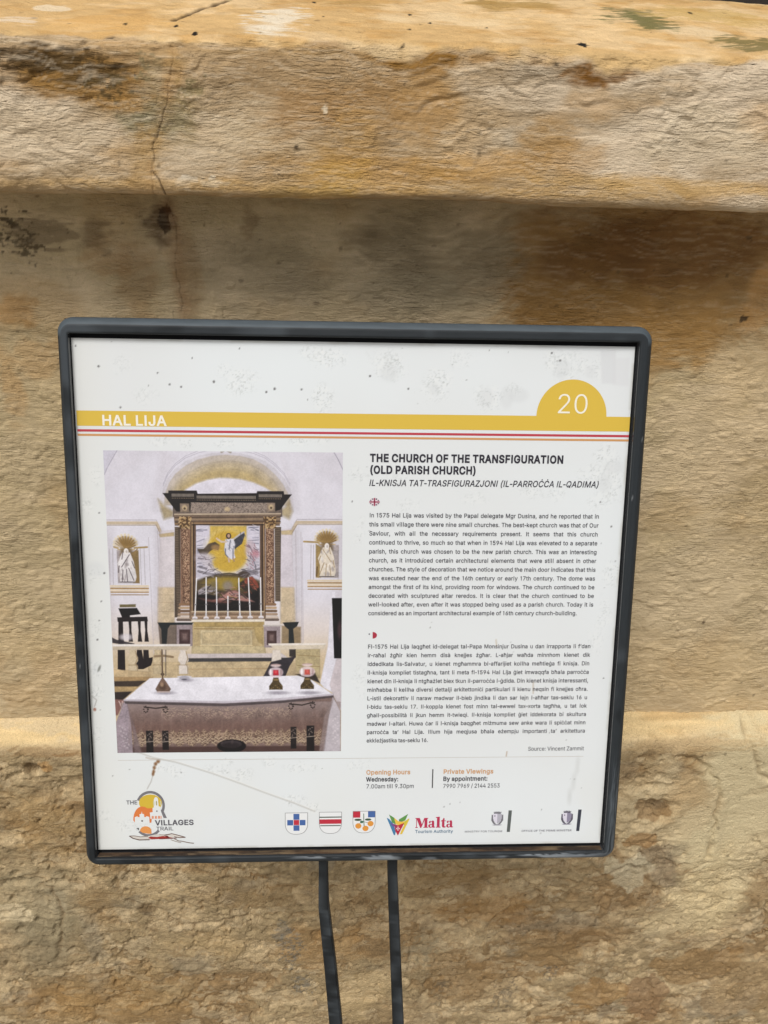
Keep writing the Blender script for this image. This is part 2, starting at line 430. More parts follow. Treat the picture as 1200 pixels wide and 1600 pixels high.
STAIN_PLINTH = [
    (0.5448, 0.7193, 0.0796, 0.1849, (206,190,152), .95, 'soft'),
    (0.5589, 0.5170, 0.0581, 0.1028, (208,188,146), .8, 'soft'),
    (0.5233, 0.4618, 0.0592, 0.0613, (206,186,146), .6, 'soft'),
    (0.5956, 0.6486, 0.0368, 0.1449, (216,198,158), .6, 'soft'),
    (0.4374, 0.6989, 0.0744, 0.0927, (202,182,144), .7, 'hard'),
    (0.4379, 0.6999, 0.0266, 0.0251, (128,98,62), .8, 'hard'),
    (0.4465, 0.7098, 0.0177, 0.0124, (90,76,58), .6, 'soft'),
    (0.4356, 0.6425, 0.0254, 0.0211, (150,112,66), .8, 'hard'),
    (0.3937, 0.7726, 0.0512, 0.0469, (152,122,82), .5, 'soft'),
    (0.4761, 0.7458, 0.0349, 0.0724, (160,122,72), .5, 'soft'),
    (0.4297, 0.5749, 0.0373, 0.0390, (196,184,154), .7, 'hard'),
    (0.5779, 0.3487, 0.0725, 0.0503, (136,104,62), .7, 'hard'),
    (0.5120, 0.2659, 0.0360, 0.0711, (140,110,78), .85, 'hard'),
    (0.4315, 0.2803, 0.0418, 0.0386, (150,114,66), .7, 'hard'),
    (0.6552, 0.2834, 0.0642, 0.0883, (146,118,80), .6, 'hard'),
    (0.3411, 0.3769, 0.0599, 0.0390, (144,116,76), .5, 'hard'),
    (0.3740, 0.4230, 0.0886, 0.0377, (134,104,66), .5, 'soft'),
    (0.2067, 0.3334, 0.0599, 0.0667, (138,110,72), .6, 'hard'),
    (0.1791, 0.3020, 0.0242, 0.0511, (96,88,74), .7, 'spot'),
    (0.2824, 0.2785, 0.0267, 0.0697, (98,90,76), .7, 'spot'),
    (0.3467, 0.3360, 0.0162, 0.0268, (104,98,86), .8, 'spot'),
    (0.1375, 0.4172, 0.0480, 0.0623, (140,130,104), .6, 'spot'),
    (0.2302, 0.5038, 0.0844, 0.0526, (152,112,60), .6, 'soft'),
    (0.1700, 0.5632, 0.0727, 0.0416, (144,114,70), .45, 'soft'),
    (-0.0097, 0.4239, 0.0846, 0.0615, (170,130,78), .5, 'soft'),
    (0.0497, 0.2912, 0.0598, 0.0683, (200,174,128), .5, 'soft'),
    (-0.0522, 0.4096, 0.0226, 0.0776, (112,112,104), .75, 'spot'),
    (-0.0390, 0.3303, 0.0214, 0.0495, (112,112,106), .7, 'spot'),
    (-0.0652, 0.4577, 0.0148, 0.0358, (108,110,104), .6, 'streak'),
    (-0.3960, 0.5386, 0.0684, 0.1097, (150,138,110), .75, 'soft'),
    (-0.4097, 0.4555, 0.0619, 0.0881, (146,134,106), .6, 'soft'),
    (-0.3988, 0.4117, 0.0361, 0.0548, (120,108,84), .5, 'soft'),
    (-0.4350, 0.5171, 0.0258, 0.0195, (214,196,160), .8, 'hard'),
    (-0.2511, 0.5182, 0.0158, 0.0155, (92,72,46), .85, 'soft'),
    (-0.3204, 0.5255, 0.0348, 0.0558, (154,122,78), .4, 'soft'),
    (-0.3004, 0.3095, 0.1519, 0.0827, (160,126,76), .5, 'soft'),
    (-0.3995, 0.2831, 0.0948, 0.0504, (156,120,70), .5, 'soft'),
    (-0.1678, 0.4321, 0.0736, 0.0364, (190,162,116), .5, 'soft'),
    (-0.2291, 0.5644, 0.0519, 0.0271, (206,180,136), .6, 'streak'),
    (-0.0987, 0.5456, 0.0797, 0.0333, (146,116,74), .4, 'soft'),
    (-0.3471, 0.8004, 0.0107, 0.0110, (176,128,66), .6, 'hard'),
    (-0.3674, 0.7942, 0.0123, 0.0132, (96,72,44), .7, 'hard'),
    (-0.3513, 0.8223, 0.0456, 0.0086, (120,88,48), .6, 'streak'),
    (-0.3098, 0.8193, 0.0306, 0.0065, (130,92,50), .6, 'streak'),
    (-0.3479, 0.8435, 0.0677, 0.0105, (200,182,150), .7, 'streak'),
    (0.4651, 0.8180, 0.1098, 0.0158, (178,150,108), .6, 'streak'),
    (-0.3714, 0.6952, 0.0642, 0.0721, (172,138,88), .5, 'soft'),
]

def brush(X, Z, fx, fz, seed, warp=0.012):
    """strokes of a stiff brush in thick limewash: long along the wall, thin across, wandering"""
    w = warp * fbm(X * 9, Z * 9, 3, seed + 70) + warp * 0.35 * fbm(X * 34, Z * 34, 2, seed + 75)
    a = fbm(X * fx, (Z + w) * fz, 3, seed)
    b = fbm(X * fx * 2.1 + 7, (Z + w * 0.8) * fz * 2.2, 3, seed + 11)
    r = 1 - np.abs(a) * 1.7
    return 0.45 * a + 0.35 * b + 0.30 * r

def ledge_relief(X, Y, Z, S):
    face = sstep(0.2184, 0.2274, S) * (1 - sstep(0.3254, 0.3384, S))
    diag = sstep(0.12, 0.42, X + 0.02 * fbm(X * 12, Z * 12, 3, 3)) * 0.55
    Zr = Z + diag * 0.45 * (X - 0.3)
    b = brush(X, Zr, 38, 170, 1, 0.030)
    amp = 0.0008 * (0.75 + 0.6 * fbm(X * 9, Z * 14, 3, 41))
    blobs = sstep(0.28, 0.75, fbm(X * 95, Z * 130, 2, 8)) * 0.0016 * sstep(-0.1, 0.5, fbm(X * 7, Z * 9, 2, 55))
    h = face * (amp * b * 1.7 + blobs) + (1 - face) * 0.0007 * fbm(X * 60, (Y + Z) * 90, 4, 12)
    h = h + 0.004 * fbm(X * 3.0, S * 5, 3, 5)
    edge = np.exp(-((S - 0.2204) / 0.010) ** 2)
    h = h + edge * (0.0032 * fbm(X * 26, S * 20, 5, 15, 0.6) - 0.001)
    edge2 = np.exp(-((S - 0.3294) / 0.012) ** 2)
    h = h + edge2 * 0.0013 * fbm(X * 20, S * 20, 5, 25, 0.6)
    onf = S > 0.2214
    d = np.where(onf, np.minimum(seg_dist(X + 0.0012 * fbm(X * 150, Z * 150, 2, 3), Z, CRACK_LEDGE), 9), 9)
    h = h - 0.0007 * np.exp(-(d / 0.0006) ** 2)
    d = np.where(onf, seg_dist(X, Z, CRACK_LEDGE_B), 9)
    h = h - 0.0012 * np.exp(-(d / 0.0006) ** 2)
    d = np.where(~onf, seg_dist(X, Y + 0.002 * fbm(X * 90, Y * 90, 2, 6), CRACK_TOP), 9)
    h = h - 0.003 * np.exp(-(d / 0.0016) ** 2)
    return h

def ledge_paint(X, Y, Z, S, h):
    top = 1 - sstep(0.2174, 0.2244, S + 0.012 * fbm(X * 20, S * 25, 4, 77))
    n = fbm(X * 5, Z * 9, 4, 21); n2 = fbm(X * 18, Z * 60, 4, 22)
    c = np.zeros(X.shape + (3,)) + lin((172, 148, 114))
    c = blend(c, (164, 134, 94), sstep(0.0, 0.7, n) * 0.6)
    c = blend(c, (204, 186, 160), sstep(0.05, 0.75, -n + 0.35 * n2) * 0.85)
    c = blend(c, (176, 136, 78), sstep(0.15, 0.6, fbm(X * 14, Z * 34, 4, 29)) * 0.4)
    c = c * (1 + 0.16 * n2)[..., None]
    for i, s in enumerate(STAIN_FACE):
        c = blend(c, s[4], stain_mask(X, Z, s, 100 + i * 7) * (1 - top))
    bb = brush(X, Z, 26, 330, 61)
    c = blend(c, (206, 192, 168), sstep(0.15, 0.6, bb) * 0.30)
    c = c * (1 + np.clip(0.16 * bb, -0.25, 0.2))[..., None]
    t = np.zeros(X.shape + (3,)) + lin((196, 164, 114))
    a = fbm(X * 13, Y * 24, 5, 31, 0.6)
    t = blend(t, (212, 186, 144), sstep(0.0, 0.5, a) * 0.7)
    t = blend(t, (182, 142, 84), sstep(0.1, 0.6, fbm(X * 24, Y * 40, 4, 33)) * 0.6)
    t = t * (1 + 0.12 * fbm(X * 90, Y * 160, 3, 35))[..., None]
    for i, s in enumerate(STAIN_TOP):
        t = blend(t, s[4], stain_mask(X, Y, s, 300 + i * 7))
    c = c + (t - c) * top[..., None]
    sp = dots(X, S, 0.016, 0.22, 0.0008, 0.0024, 90)
    c = blend(c, (58, 45, 28), sp * 0.45)
    onf = S > 0.2214
    d = np.where(onf, seg_dist(X + 0.0012 * fbm(X * 150, Z * 150, 2, 3), Z, CRACK_LEDGE), 9)
    c = blend(c, (168, 116, 56), np.exp(-(d / 0.007) ** 2) * sstep(-0.2, 0.5, fbm(X * 40, Z * 40, 3, 44)) * 0.22)
    c = blend(c, (48, 30, 14), np.exp(-(d / 0.0006) ** 2) * (0.1 + 0.45 * sstep(-0.1, 0.35, fbm(X * 60, Z * 60, 2, 46))))
    d = np.where(onf, seg_dist(X, Z, CRACK_LEDGE_B), 9)
    c = blend(c, (60, 42, 22), np.exp(-(d / 0.0006) ** 2) * 0.8)
    d = np.where(~onf, seg_dist(X, Y + 0.002 * fbm(X * 90, Y * 90, 2, 6), CRACK_TOP), 9)
    c = blend(c, (52, 34, 16), np.exp(-(d / 0.0024) ** 2) * 0.9)
    return c

def wall_relief(X, Y, Z, S):
    b = brush(X, Z + 0.25 * sstep(0.22, 0.5, X + 0.04 * fbm(X * 9, Z * 9, 2, 6)) * (X - 0.3), 42, 165, 201, 0.026)
    amp = 0.0006 * (0.62 + 0.55 * fbm(X * 6, Z * 7, 3, 241) + 0.25 * sstep(1.25, 0.95, Z))
    h = amp * b * 1.5 + 0.0035 * fbm(X * 2.6, Z * 2.6, 3, 205)
    h = h + 0.0004 * fbm(X * 160, Z * 220, 3, 208) + 0.0011 * sstep(0.35, 0.8, fbm(X * 85, Z * 110, 2, 218))
    d = seg_dist(X + 0.0015 * fbm(X * 120, Z * 120, 2, 3), Z, CRACK_WALL)
    return h - 0.0005 * np.exp(-(d / 0.0006) ** 2)

def wall_paint(X, Y, Z, S, h):
    n = fbm(X * 4, Z * 5, 4, 221); n2 = fbm(X * 16, Z * 50, 4, 222)
    c = np.zeros(X.shape + (3,)) + lin((188, 168, 130))
    c = blend(c, (170, 144, 104), sstep(0.05, 0.8, n) * 0.45)
    c = blend(c, (196, 176, 144), sstep(0.0, 0.7, -n + 0.3 * n2) * 0.7)
    c = blend(c, (204, 182, 146), sstep(1.15, 0.88, Z) * 0.55)
    c = blend(c, (172, 136, 86), sstep(0.25, 0.7, fbm(X * 11, Z * 14, 4, 229)) * 0.28)
    c = c * (1 + 0.13 * n2)[..., None]
    for i, s in enumerate(STAIN_WALL):
        c = blend(c, s[4], stain_mask(X, Z, s, 500 + i * 7))
    bb = brush(X, Z, 24, 290, 261)
    c = blend(c, (198, 180, 150), sstep(0.2, 0.65, bb) * 0.25)
    c = c * (1 + np.clip(0.13 * bb + 0.07 * fbm(X * 45, Z * 55, 3, 266), -0.25, 0.2))[..., None]
    d = seg_dist(X + 0.0015 * fbm(X * 120, Z * 120, 2, 3), Z, CRACK_WALL)
    c = blend(c, (150, 92, 40), np.exp(-(d / 0.007) ** 2) * 0.22)
    c = blend(c, (40, 28, 16), np.exp(-(d / 0.0006) ** 2) * (0.08 + 0.3 * sstep(-0.1, 0.35, fbm(X * 50, Z * 50, 2, 47))))
    sp = dots(X, Z, 0.018, 0.16, 0.0009, 0.0026, 290)
    return blend(c, (72, 58, 38), sp * 0.5)

HOLE = [(-0.3636, 0.7942)][0]
RING = [(0.4374, 0.7027)][0]
def flakes(X, Z, seed, f):
    """layers of render that have scaled off: terraces with torn edges"""
    q = fbm(X * f + 0.6 * fbm(X * f * 1.5, Z * f * 1.5, 3, seed + 3), Z * f * 1.25, 5, seed)
    return sstep(0.10, 0.145, q), sstep(0.33, 0.36, q), q

def plinth_relief(X, Y, Z, S):
    down = sstep(0.066, 0.096, S + 0.022 * fbm(X * 7, S * 3, 4, 321))
    a, b, q = flakes(X, Z, 401, 7.5)
    a2, b2, q2 = flakes(X, Z, 451, 19)
    smooth_patch = stain_mask(X, Z, STAIN_PLINTH[0], 807)
    rough = down * (1 - 0.85 * np.clip(smooth_patch, 0, 1))
    h = rough * (-0.0022 * a - 0.0014 * b - 0.0013 * a2 - 0.0009 * b2 - 0.0006 * flakes(X, Z, 471, 42)[0] + 0.0020 * fbm(X * 16, Z * 18, 5, 471, 0.55) + 0.0010 * fbm(X * 85, Z * 90, 4, 475))
    h = h + (1 - rough) * (0.0006 * brush(X, S, 18, 110, 481)) + 0.004 * fbm(X * 2.5, Z * 3, 3, 485)
    for e in FLAKE_EDGES + [PLASTER_EDGE]:
        d = seg_dist(X + 0.004 * fbm(X * 70, Z * 70, 3, 9), Z + 0.004 * fbm(X * 70 + 9, Z * 70, 3, 19), e)
        h = h - 0.0022 * np.exp(-(d / 0.003) ** 2) + 0.0016 * np.exp(-((d - 0.009) / 0.006) ** 2)
    d = np.hypot(X - HOLE[0], (Z - HOLE[1]) * 0.9)
    h = h - 0.012 * (1 - sstep(0.006, 0.0125, d + 0.002 * fbm(X * 120, Z * 120, 2, 77)))
    d = np.hypot((X - RING[0]) / 1.1, Z - RING[1]) + 0.007 * fbm(X * 30, Z * 30, 3, 88)
    h = h - 0.005 * (1 - sstep(0.014, 0.024, d)) + 0.0025 * np.exp(-((d - 0.035) / 0.011) ** 2)
    pits = sstep(0.52, 0.7, fbm(X * 60, Z * 60, 3, 499)) * 0.003 + dots(X, Z, 0.03, 0.3, 0.002, 0.006, 498) * 0.004
    return h - pits * rough

def plinth_paint(X, Y, Z, S, h):
    down = sstep(0.062, 0.088, S + 0.022 * fbm(X * 7, S * 3, 4, 321))
    a, b, q = flakes(X, Z, 401, 7.5)
    a2, b2, q2 = flakes(X, Z, 451, 19)
    n = fbm(X * 9, Z * 9, 5, 521)
    a3, b3, q3 = flakes(X, Z, 471, 42)
    c = np.zeros(X.shape + (3,)) + lin((160, 140, 106))
    c = blend(c, (148, 122, 86), a * 0.42)
    c = blend(c, (182, 160, 124), a2 * (1 - a) * 0.7)
    c = blend(c, (144, 118, 82), a2 * a * 0.5)
    c = blend(c, (140, 112, 76), b * 0.45)
    c = blend(c, (196, 174, 136), b2 * 0.6)
    c = blend(c, (140, 114, 80), a3 * 0.42)
    c = blend(c, (196, 178, 144), b3 * 0.45)
    c = blend(c, (194, 172, 134), sstep(0.25, 0.75, n) * 0.45)
    c = blend(c, (140, 114, 80), sstep(0.25, 0.8, -n) * 0.35)
    c = blend(c, (146, 136, 116), sstep(0.4, 0.7, fbm(X * 15, Z * 13, 4, 531)) * 0.4)
    c = c * (1 + 0.13 * fbm(X * 40, Z * 46, 4, 541) + 0.20 * fbm(X * 170, Z * 170, 3, 551))[..., None]
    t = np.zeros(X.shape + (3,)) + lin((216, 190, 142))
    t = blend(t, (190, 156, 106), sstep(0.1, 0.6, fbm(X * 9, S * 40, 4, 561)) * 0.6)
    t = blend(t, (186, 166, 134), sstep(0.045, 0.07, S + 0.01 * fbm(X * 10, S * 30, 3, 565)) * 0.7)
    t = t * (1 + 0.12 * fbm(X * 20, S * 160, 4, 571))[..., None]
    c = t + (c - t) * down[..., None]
    for i, s in enumerate(STAIN_PLINTH):
        c = blend(c, s[4], stain_mask(X, Z, s, 800 + (i + 1) * 7) * (0.8 if i > 4 else 1))
    for e in FLAKE_EDGES + [PLASTER_EDGE]:
        d = seg_dist(X + 0.004 * fbm(X * 70, Z * 70, 3, 9), Z + 0.004 * fbm(X * 70 + 9, Z * 70, 3, 19), e)
        c = blend(c, (112, 86, 54), np.exp(-(d / 0.0024) ** 2) * 0.4 * sstep(-0.4, 0.2, fbm(X * 40, Z * 40, 2, 93)))
    sp = dots(X, Z, 0.014, 0.22, 0.0012, 0.0034, 590)
    return blend(c, (66, 52, 34), sp * 0.5 * down)

def upper_relief(X, Y, Z, S): return 0.0008 * fbm(X * 40, Z * 60, 4, 601) + 0.003 * fbm(X * 3, Z * 3, 3, 605)
def upper_paint(X, Y, Z, S, h):
    c = np.zeros(X.shape + (3,)) + lin((180, 152, 112))
    c = c * (1 + 0.25 * fbm(X * 5, Z * 7, 5, 611))[..., None]
    return blend(c, (52, 48, 46), 1 - sstep(1.66, 1.70, Z + 0.02 * fbm(X * 12, Z * 4, 3, 615)))  # lowest strip coloured dark in place of a shaded recess over the ledge

def build_wall():
    sheet_part('ledge', [(0.135, 1.6418), (-0.072, 1.6025), (-0.0785, 1.600), (-0.080, 1.594), (-0.080, 1.489), (-0.0785, 1.4862), (-0.075, 1.485), (0.02, 1.488)],
               0.0015, ledge_paint, ledge_relief, M_BRUSHED)
    sheet_part('wall_face', [(0.0, 1.50), (0.0, 0.80)], 0.00165, wall_paint, wall_relief, M_BRUSHED)
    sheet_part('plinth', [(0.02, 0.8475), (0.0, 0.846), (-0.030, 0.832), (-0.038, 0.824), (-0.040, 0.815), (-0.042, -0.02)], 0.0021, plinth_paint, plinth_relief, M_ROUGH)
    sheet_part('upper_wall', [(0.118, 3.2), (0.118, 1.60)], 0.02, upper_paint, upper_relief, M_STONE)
build_wall()

# letter outlines: advance width, then closed loops of x, y (capital height 1017)
GLYPHS = {
    "'": (413, [[156,635,141,1017,271,1017,257,635]]),
    '(': (546, [[178,413,184,528,201,647,228,767,263,882,305,988,353,1078,472,1078,423,970,382,856,348,741,323,627,308,517,302,413,307,322,321,229,344,133,376,32,419,-75,472,-192,353,-192,277,-43,223,109,189,262]]),
    ')': (546, [[74,-192,129,-73,172,36,204,137,226,233,239,324,244,413,239,517,223,627,198,741,165,856,123,970,74,1078,193,1078,241,988,283,882,319,767,346,647,362,527,368,413,357,260,323,107,268,-45,193,-192]]),
    ',': (376, [[75,-239,135,142,274,142,169,-239]]),
    '-': (906, [[674,489,674,376,228,376,228,489]]),
    '.': (376, [[191,-9,156,-2,126,18,106,47,99,82,106,117,126,147,156,167,191,173,226,167,255,147,275,117,282,82,275,47,255,18,226,-2]]),
    '/': (499, [[470,1065,142,-153,29,-153,356,1065]]),
    '0': (906, [[453,-14,348,2,260,48,189,124,138,227,106,355,96,508,106,661,138,790,190,893,261,969,349,1016,453,1031,558,1016,646,969,716,893,768,790,800,661,811,508,800,355,769,227,717,124,647,48,558,2],[453,99,522,111,580,147,627,207,660,287,681,388,688,508,681,629,660,730,627,811,580,870,522,907,453,919,384,907,326,870,280,811,246,730,225,629,219,508,225,388,246,287,280,207,326,147,384,111]]),
    '1': (906, [[153,0,153,109,782,109,782,0],[552,1017,552,0,425,0,425,897,419,897,172,716,172,854,397,1017]]),
    '2': (906, [[128,0,128,95,468,457,564,565,598,610,621,653,636,697,640,743,634,794,615,837,585,872,546,898,500,914,447,919,392,913,344,895,306,866,278,827,260,779,254,724,131,724,141,810,172,885,221,946,286,992,363,1021,450,1031,536,1022,612,993,675,949,722,890,752,822,762,745,757,689,742,635,714,579,672,517,534,359,305,121,305,113,778,113,778,0]]),
    '3': (906, [[436,-14,347,-5,265,19,195,60,140,115,103,183,87,264,219,264,230,215,253,174,287,142,330,118,381,104,437,100,497,105,550,122,595,149,629,186,651,233,658,290,652,343,632,392,598,434,549,467,484,488,402,495,313,495,313,598,576,897,576,904,139,904,139,1017,745,1017,745,921,423,557,423,578,527,577,617,552,689,506,742,445,775,371,786,290,775,206,741,132,687,71,617,25,533,-4]]),
    '4': (906, [[79,211,79,317,494,1017,621,1017,217,332,217,325,826,325,826,211],[563,0,563,242,563,292,563,635,686,635,686,0]]),
    '5': (906, [[442,-14,356,-5,280,22,216,65,166,120,133,186,119,261,244,261,254,217,276,178,307,145,347,121,392,105,442,100,501,107,552,129,596,163,628,209,649,263,656,324,648,387,627,442,594,489,549,524,496,546,436,554,385,550,335,537,290,517,256,492,135,505,192,1017,733,1017,733,904,301,904,268,603,272,603,310,629,355,650,406,663,459,667,526,661,588,642,643,611,690,571,729,520,758,462,776,397,782,326,771,233,738,151,686,83,617,30,535,-3]]),
    '6': (906, [[453,-14,363,-3,284,29,219,81,169,149,138,231,127,324,135,399,159,478,204,569,274,681,505,1017,644,1017,302,522,291,522,308,550,330,575,358,597,391,614,429,625,470,628,557,618,632,589,693,542,739,480,768,403,778,314,767,224,735,145,685,79,620,29,542,-3],[453,97,509,104,557,125,598,159,629,203,648,255,655,314,648,374,629,427,598,470,557,503,509,524,453,531,397,524,348,503,307,471,276,428,256,376,250,317,256,256,276,203,307,159,348,125,397,104]]),
    '7': (906, [[194,0,647,897,647,904,124,904,124,1017,781,1017,781,897,330,0]]),
    '8': (906, [[453,-14,356,-5,271,23,201,66,148,124,115,192,104,270,110,333,130,390,161,441,202,482,251,512,305,529,305,534,238,564,185,616,152,683,141,761,151,834,181,900,229,954,292,996,367,1022,453,1031,537,1022,612,996,675,954,723,900,753,834,763,761,752,684,719,616,667,564,601,534,601,529,654,512,702,482,743,441,775,390,795,333,802,270,790,192,757,124,704,66,634,23,549,-5],[453,98,516,104,569,121,613,147,646,183,666,227,673,277,666,331,645,377,611,416,566,446,512,464,453,470,392,464,338,446,294,416,259,377,238,331,231,277,238,227,258,183,290,147,335,121,389,104],[453,579,504,584,548,601,586,626,614,661,632,703,638,751,633,799,615,840,587,874,550,899,505,915,453,920,400,915,355,899,317,874,289,840,272,799,266,751,272,703,289,661,318,626,355,601,401,584]]),
    '9': (906, [[452,1031,542,1020,620,988,686,937,736,869,767,787,778,694,770,619,745,539,700,448,630,337,401,0,261,0,603,495,615,495,598,467,575,442,547,420,513,404,476,393,436,389,349,399,274,428,212,475,166,538,137,614,127,703,138,793,169,873,219,939,285,989,364,1020],[452,920,397,913,348,892,307,859,277,815,257,762,251,703,257,643,277,591,307,547,348,515,397,494,452,487,508,494,557,514,598,547,629,590,648,642,655,701,648,761,629,814,598,858,558,892,508,913]]),
    ':': (376, [[191,-9,156,-2,126,18,106,47,99,82,106,117,126,147,156,167,191,173,226,167,255,147,275,117,282,82,275,47,255,18,226,-2],[191,541,156,548,126,568,106,597,99,632,106,668,126,697,156,717,191,724,226,717,255,697,275,668,282,632,275,597,255,568,226,548]]),
    'A': (960, [[33,0,403,1017,552,1017,926,0,790,0,574,605,528,744,464,957,490,957,426,742,381,605,170,0],[220,284,220,397,740,397,740,284]]),
    'B': (912, [[120,0,120,1017,482,1017,579,1008,658,981,718,939,762,884,788,819,796,748,790,688,773,640,747,602,713,572,673,549,630,533,630,524,678,514,726,491,770,455,805,406,828,346,836,272,827,199,800,133,755,78,689,36,602,9,493,0],[249,114,490,114,591,125,660,159,698,211,711,273,704,323,685,368,653,406,611,436,559,455,496,462,249,462],[249,571,476,571,529,576,576,592,616,618,646,653,666,695,672,744,660,806,625,858,565,892,480,903,249,903]]),
    'C': (1020, [[535,-14,410,2,300,50,209,127,139,230,95,358,81,508,95,658,139,786,209,890,300,967,410,1015,535,1031,610,1025,680,1009,746,981,804,942,854,894,896,837,926,771,946,696,817,696,801,746,779,789,750,826,715,857,675,881,631,898,584,908,535,912,446,900,367,864,301,807,250,728,218,628,207,508,218,389,250,289,301,210,368,153,446,118,535,106,584,109,631,120,675,137,715,161,750,192,779,229,801,272,817,321,946,321,927,247,896,181,855,124,805,76,746,37,681,9,610,-8]]),
    'D': (1005, [[438,0,192,0,192,114,429,114,543,126,636,161,707,219,758,298,788,396,798,511,788,624,758,721,709,799,639,856,550,892,442,903,186,903,186,1017,451,1017,589,1002,705,957,798,883,867,782,909,657,923,511,909,363,867,237,797,136,701,61,581,15],[249,1017,249,0,120,0,120,1017]]),
    'E': (837, [[120,0,120,1017,745,1017,745,903,249,903,249,572,711,572,711,457,249,457,249,114,750,114,750,0]]),
    'F': (820, [[120,0,120,1017,738,1017,738,903,249,903,249,557,692,557,692,442,249,442,249,0]]),
    'G': (1041, [[537,-14,410,2,299,50,207,127,138,231,95,359,81,508,95,658,138,786,207,890,298,967,407,1015,530,1031,608,1025,681,1007,747,978,806,939,857,890,898,833,929,768,948,697,816,697,798,744,774,786,746,823,712,854,674,879,631,897,583,908,531,912,444,900,366,865,301,807,250,728,218,628,207,508,218,389,250,290,301,211,368,153,448,118,537,106,618,115,689,142,748,187,792,247,820,320,830,405,869,398,565,398,565,511,956,511,956,400,942,283,902,182,837,99,753,38,652,-1]]),
    'H': (1034, [[120,0,120,1017,249,1017,249,578,785,578,785,1017,914,1017,914,0,785,0,785,464,249,464,249,0]]),
    'I': (601, [[62,0,62,114,236,114,236,903,62,903,62,1017,539,1017,539,903,365,903,365,114,539,114,539,0]]),
    'J': (793, [[370,-14,248,6,151,66,87,161,66,291,66,346,195,346,195,291,207,209,243,149,299,112,370,100,440,112,496,149,532,209,544,291,544,1017,673,1017,673,291,652,161,588,66,492,6]]),
    'K': (934, [[209,291,209,432,278,522,349,607,423,688,727,1017,897,1017,462,552,455,552],[120,0,120,1017,249,1017,249,668,248,450,249,386,249,0],[744,0,376,518,456,619,897,0]]),
    'L': (786, [[120,0,120,1017,249,1017,249,114,722,114,722,0]]),
    'M': (1257, [[120,0,120,1017,303,1017,554,374,575,318,598,245,623,168,643,98,615,98,636,165,660,242,684,316,705,374,953,1017,1136,1017,1136,0,1009,0,1009,582,1009,654,1010,737,1012,826,1014,914,1026,914,995,819,964,726,935,644,912,582,684,0,572,0,341,582,318,642,290,722,258,815,224,914,238,914,240,832,242,743,243,657,244,582,244,0]]),
    'N': (1047, [[120,0,120,1017,272,1017,686,365,726,301,775,213,828,110,810,107,801,216,798,314,798,390,798,1017,927,1017,927,0,774,0,404,580,355,661,296,762,215,904,238,907,244,767,249,656,250,582,250,0]]),
    'O': (1067, [[534,-14,410,2,301,50,209,127,140,230,95,358,81,508,95,658,140,786,209,890,301,967,410,1015,534,1031,658,1015,767,967,858,890,928,786,971,658,986,508,971,358,928,230,858,127,767,50,658,2],[534,106,621,117,699,152,765,209,817,288,849,388,860,508,849,629,817,729,765,808,699,865,621,900,534,912,447,900,368,865,302,808,251,729,218,628,207,508,218,388,251,288,302,210,368,152,447,117]]),
    'P': (889, [[120,0,120,1017,470,1017,578,1007,665,975,732,925,779,859,808,782,817,695,808,609,779,531,732,465,665,414,578,382,470,371,219,371,219,485,465,485,537,492,594,512,637,545,666,587,683,638,689,695,683,752,666,803,637,845,594,877,537,897,464,904,249,904,249,0]]),
    'Q': (1067, [[490,318,625,318,739,169,767,130,937,-96,802,-96,691,53,662,91],[534,-14,410,2,301,50,209,127,140,230,95,358,81,508,95,658,140,786,209,890,301,967,410,1015,534,1031,658,1015,767,967,858,890,928,786,971,658,986,508,971,358,928,230,858,127,767,50,658,2],[534,106,621,117,699,152,765,209,817,288,849,388,860,508,849,629,817,729,765,808,699,865,621,900,534,912,447,900,368,865,302,808,251,729,218,628,207,508,218,388,251,288,302,210,368,152,447,117]]),
    'R': (898, [[120,0,120,1017,472,1017,579,1007,666,977,733,929,781,866,809,790,819,704,809,618,781,543,733,481,666,434,579,405,472,395,193,395,193,510,467,510,539,516,595,534,638,562,667,601,685,649,690,704,685,761,667,809,638,849,595,879,538,898,466,904,249,904,249,0],[706,0,460,458,606,458,856,0]]),
    'S': (893, [[447,-18,344,-9,255,18,182,62,128,120,92,191,76,273,209,273,221,219,247,175,285,142,333,117,388,103,447,98,513,104,572,121,621,147,659,184,683,228,691,279,684,323,664,358,632,386,592,409,490,445,367,479,255,521,172,578,121,652,104,745,115,826,150,896,204,953,275,996,360,1022,454,1031,549,1022,632,995,701,953,754,897,788,831,802,756,675,756,653,824,604,875,535,906,450,917,388,912,335,896,290,870,257,836,237,796,230,751,238,704,262,667,297,638,339,616,425,587,529,559,623,527,672,504,717,475,757,439,789,395,810,341,817,277,806,198,773,127,720,67,647,21,555,-8]]),
    'T': (897, [[64,903,64,1017,834,1017,834,903,513,903,513,0,385,0,385,903]]),
    'U': (1035, [[518,-16,405,-5,308,31,229,87,169,160,132,247,120,346,120,1017,249,1017,249,356,257,287,281,226,321,175,374,136,440,111,518,103,596,111,661,136,714,175,753,226,777,287,785,356,785,1017,914,1017,914,346,902,247,865,160,806,87,727,31,630,-5]]),
    'V': (960, [[408,0,33,1017,169,1017,384,412,431,275,496,61,469,61,534,276,579,412,789,1017,926,1017,556,0]]),
    'W': (1373, [[310,0,33,1017,165,1017,326,392,351,291,374,187,394,79,378,79,399,187,423,291,448,392,612,1017,759,1017,923,392,949,291,972,187,994,79,976,79,998,187,1021,291,1045,392,1207,1017,1339,1017,1060,0,911,0,735,646,703,783,672,950,699,950,670,789,636,646,461,0]]),
    'X': (949, [[36,0,434,569,434,473,59,1017,208,1017,356,801,408,722,447,658,487,584,464,584,504,657,544,722,597,801,747,1017,892,1017,518,478,518,574,912,0,763,0,584,259,537,330,499,391,461,462,489,462,451,393,412,332,363,259,183,0]]),
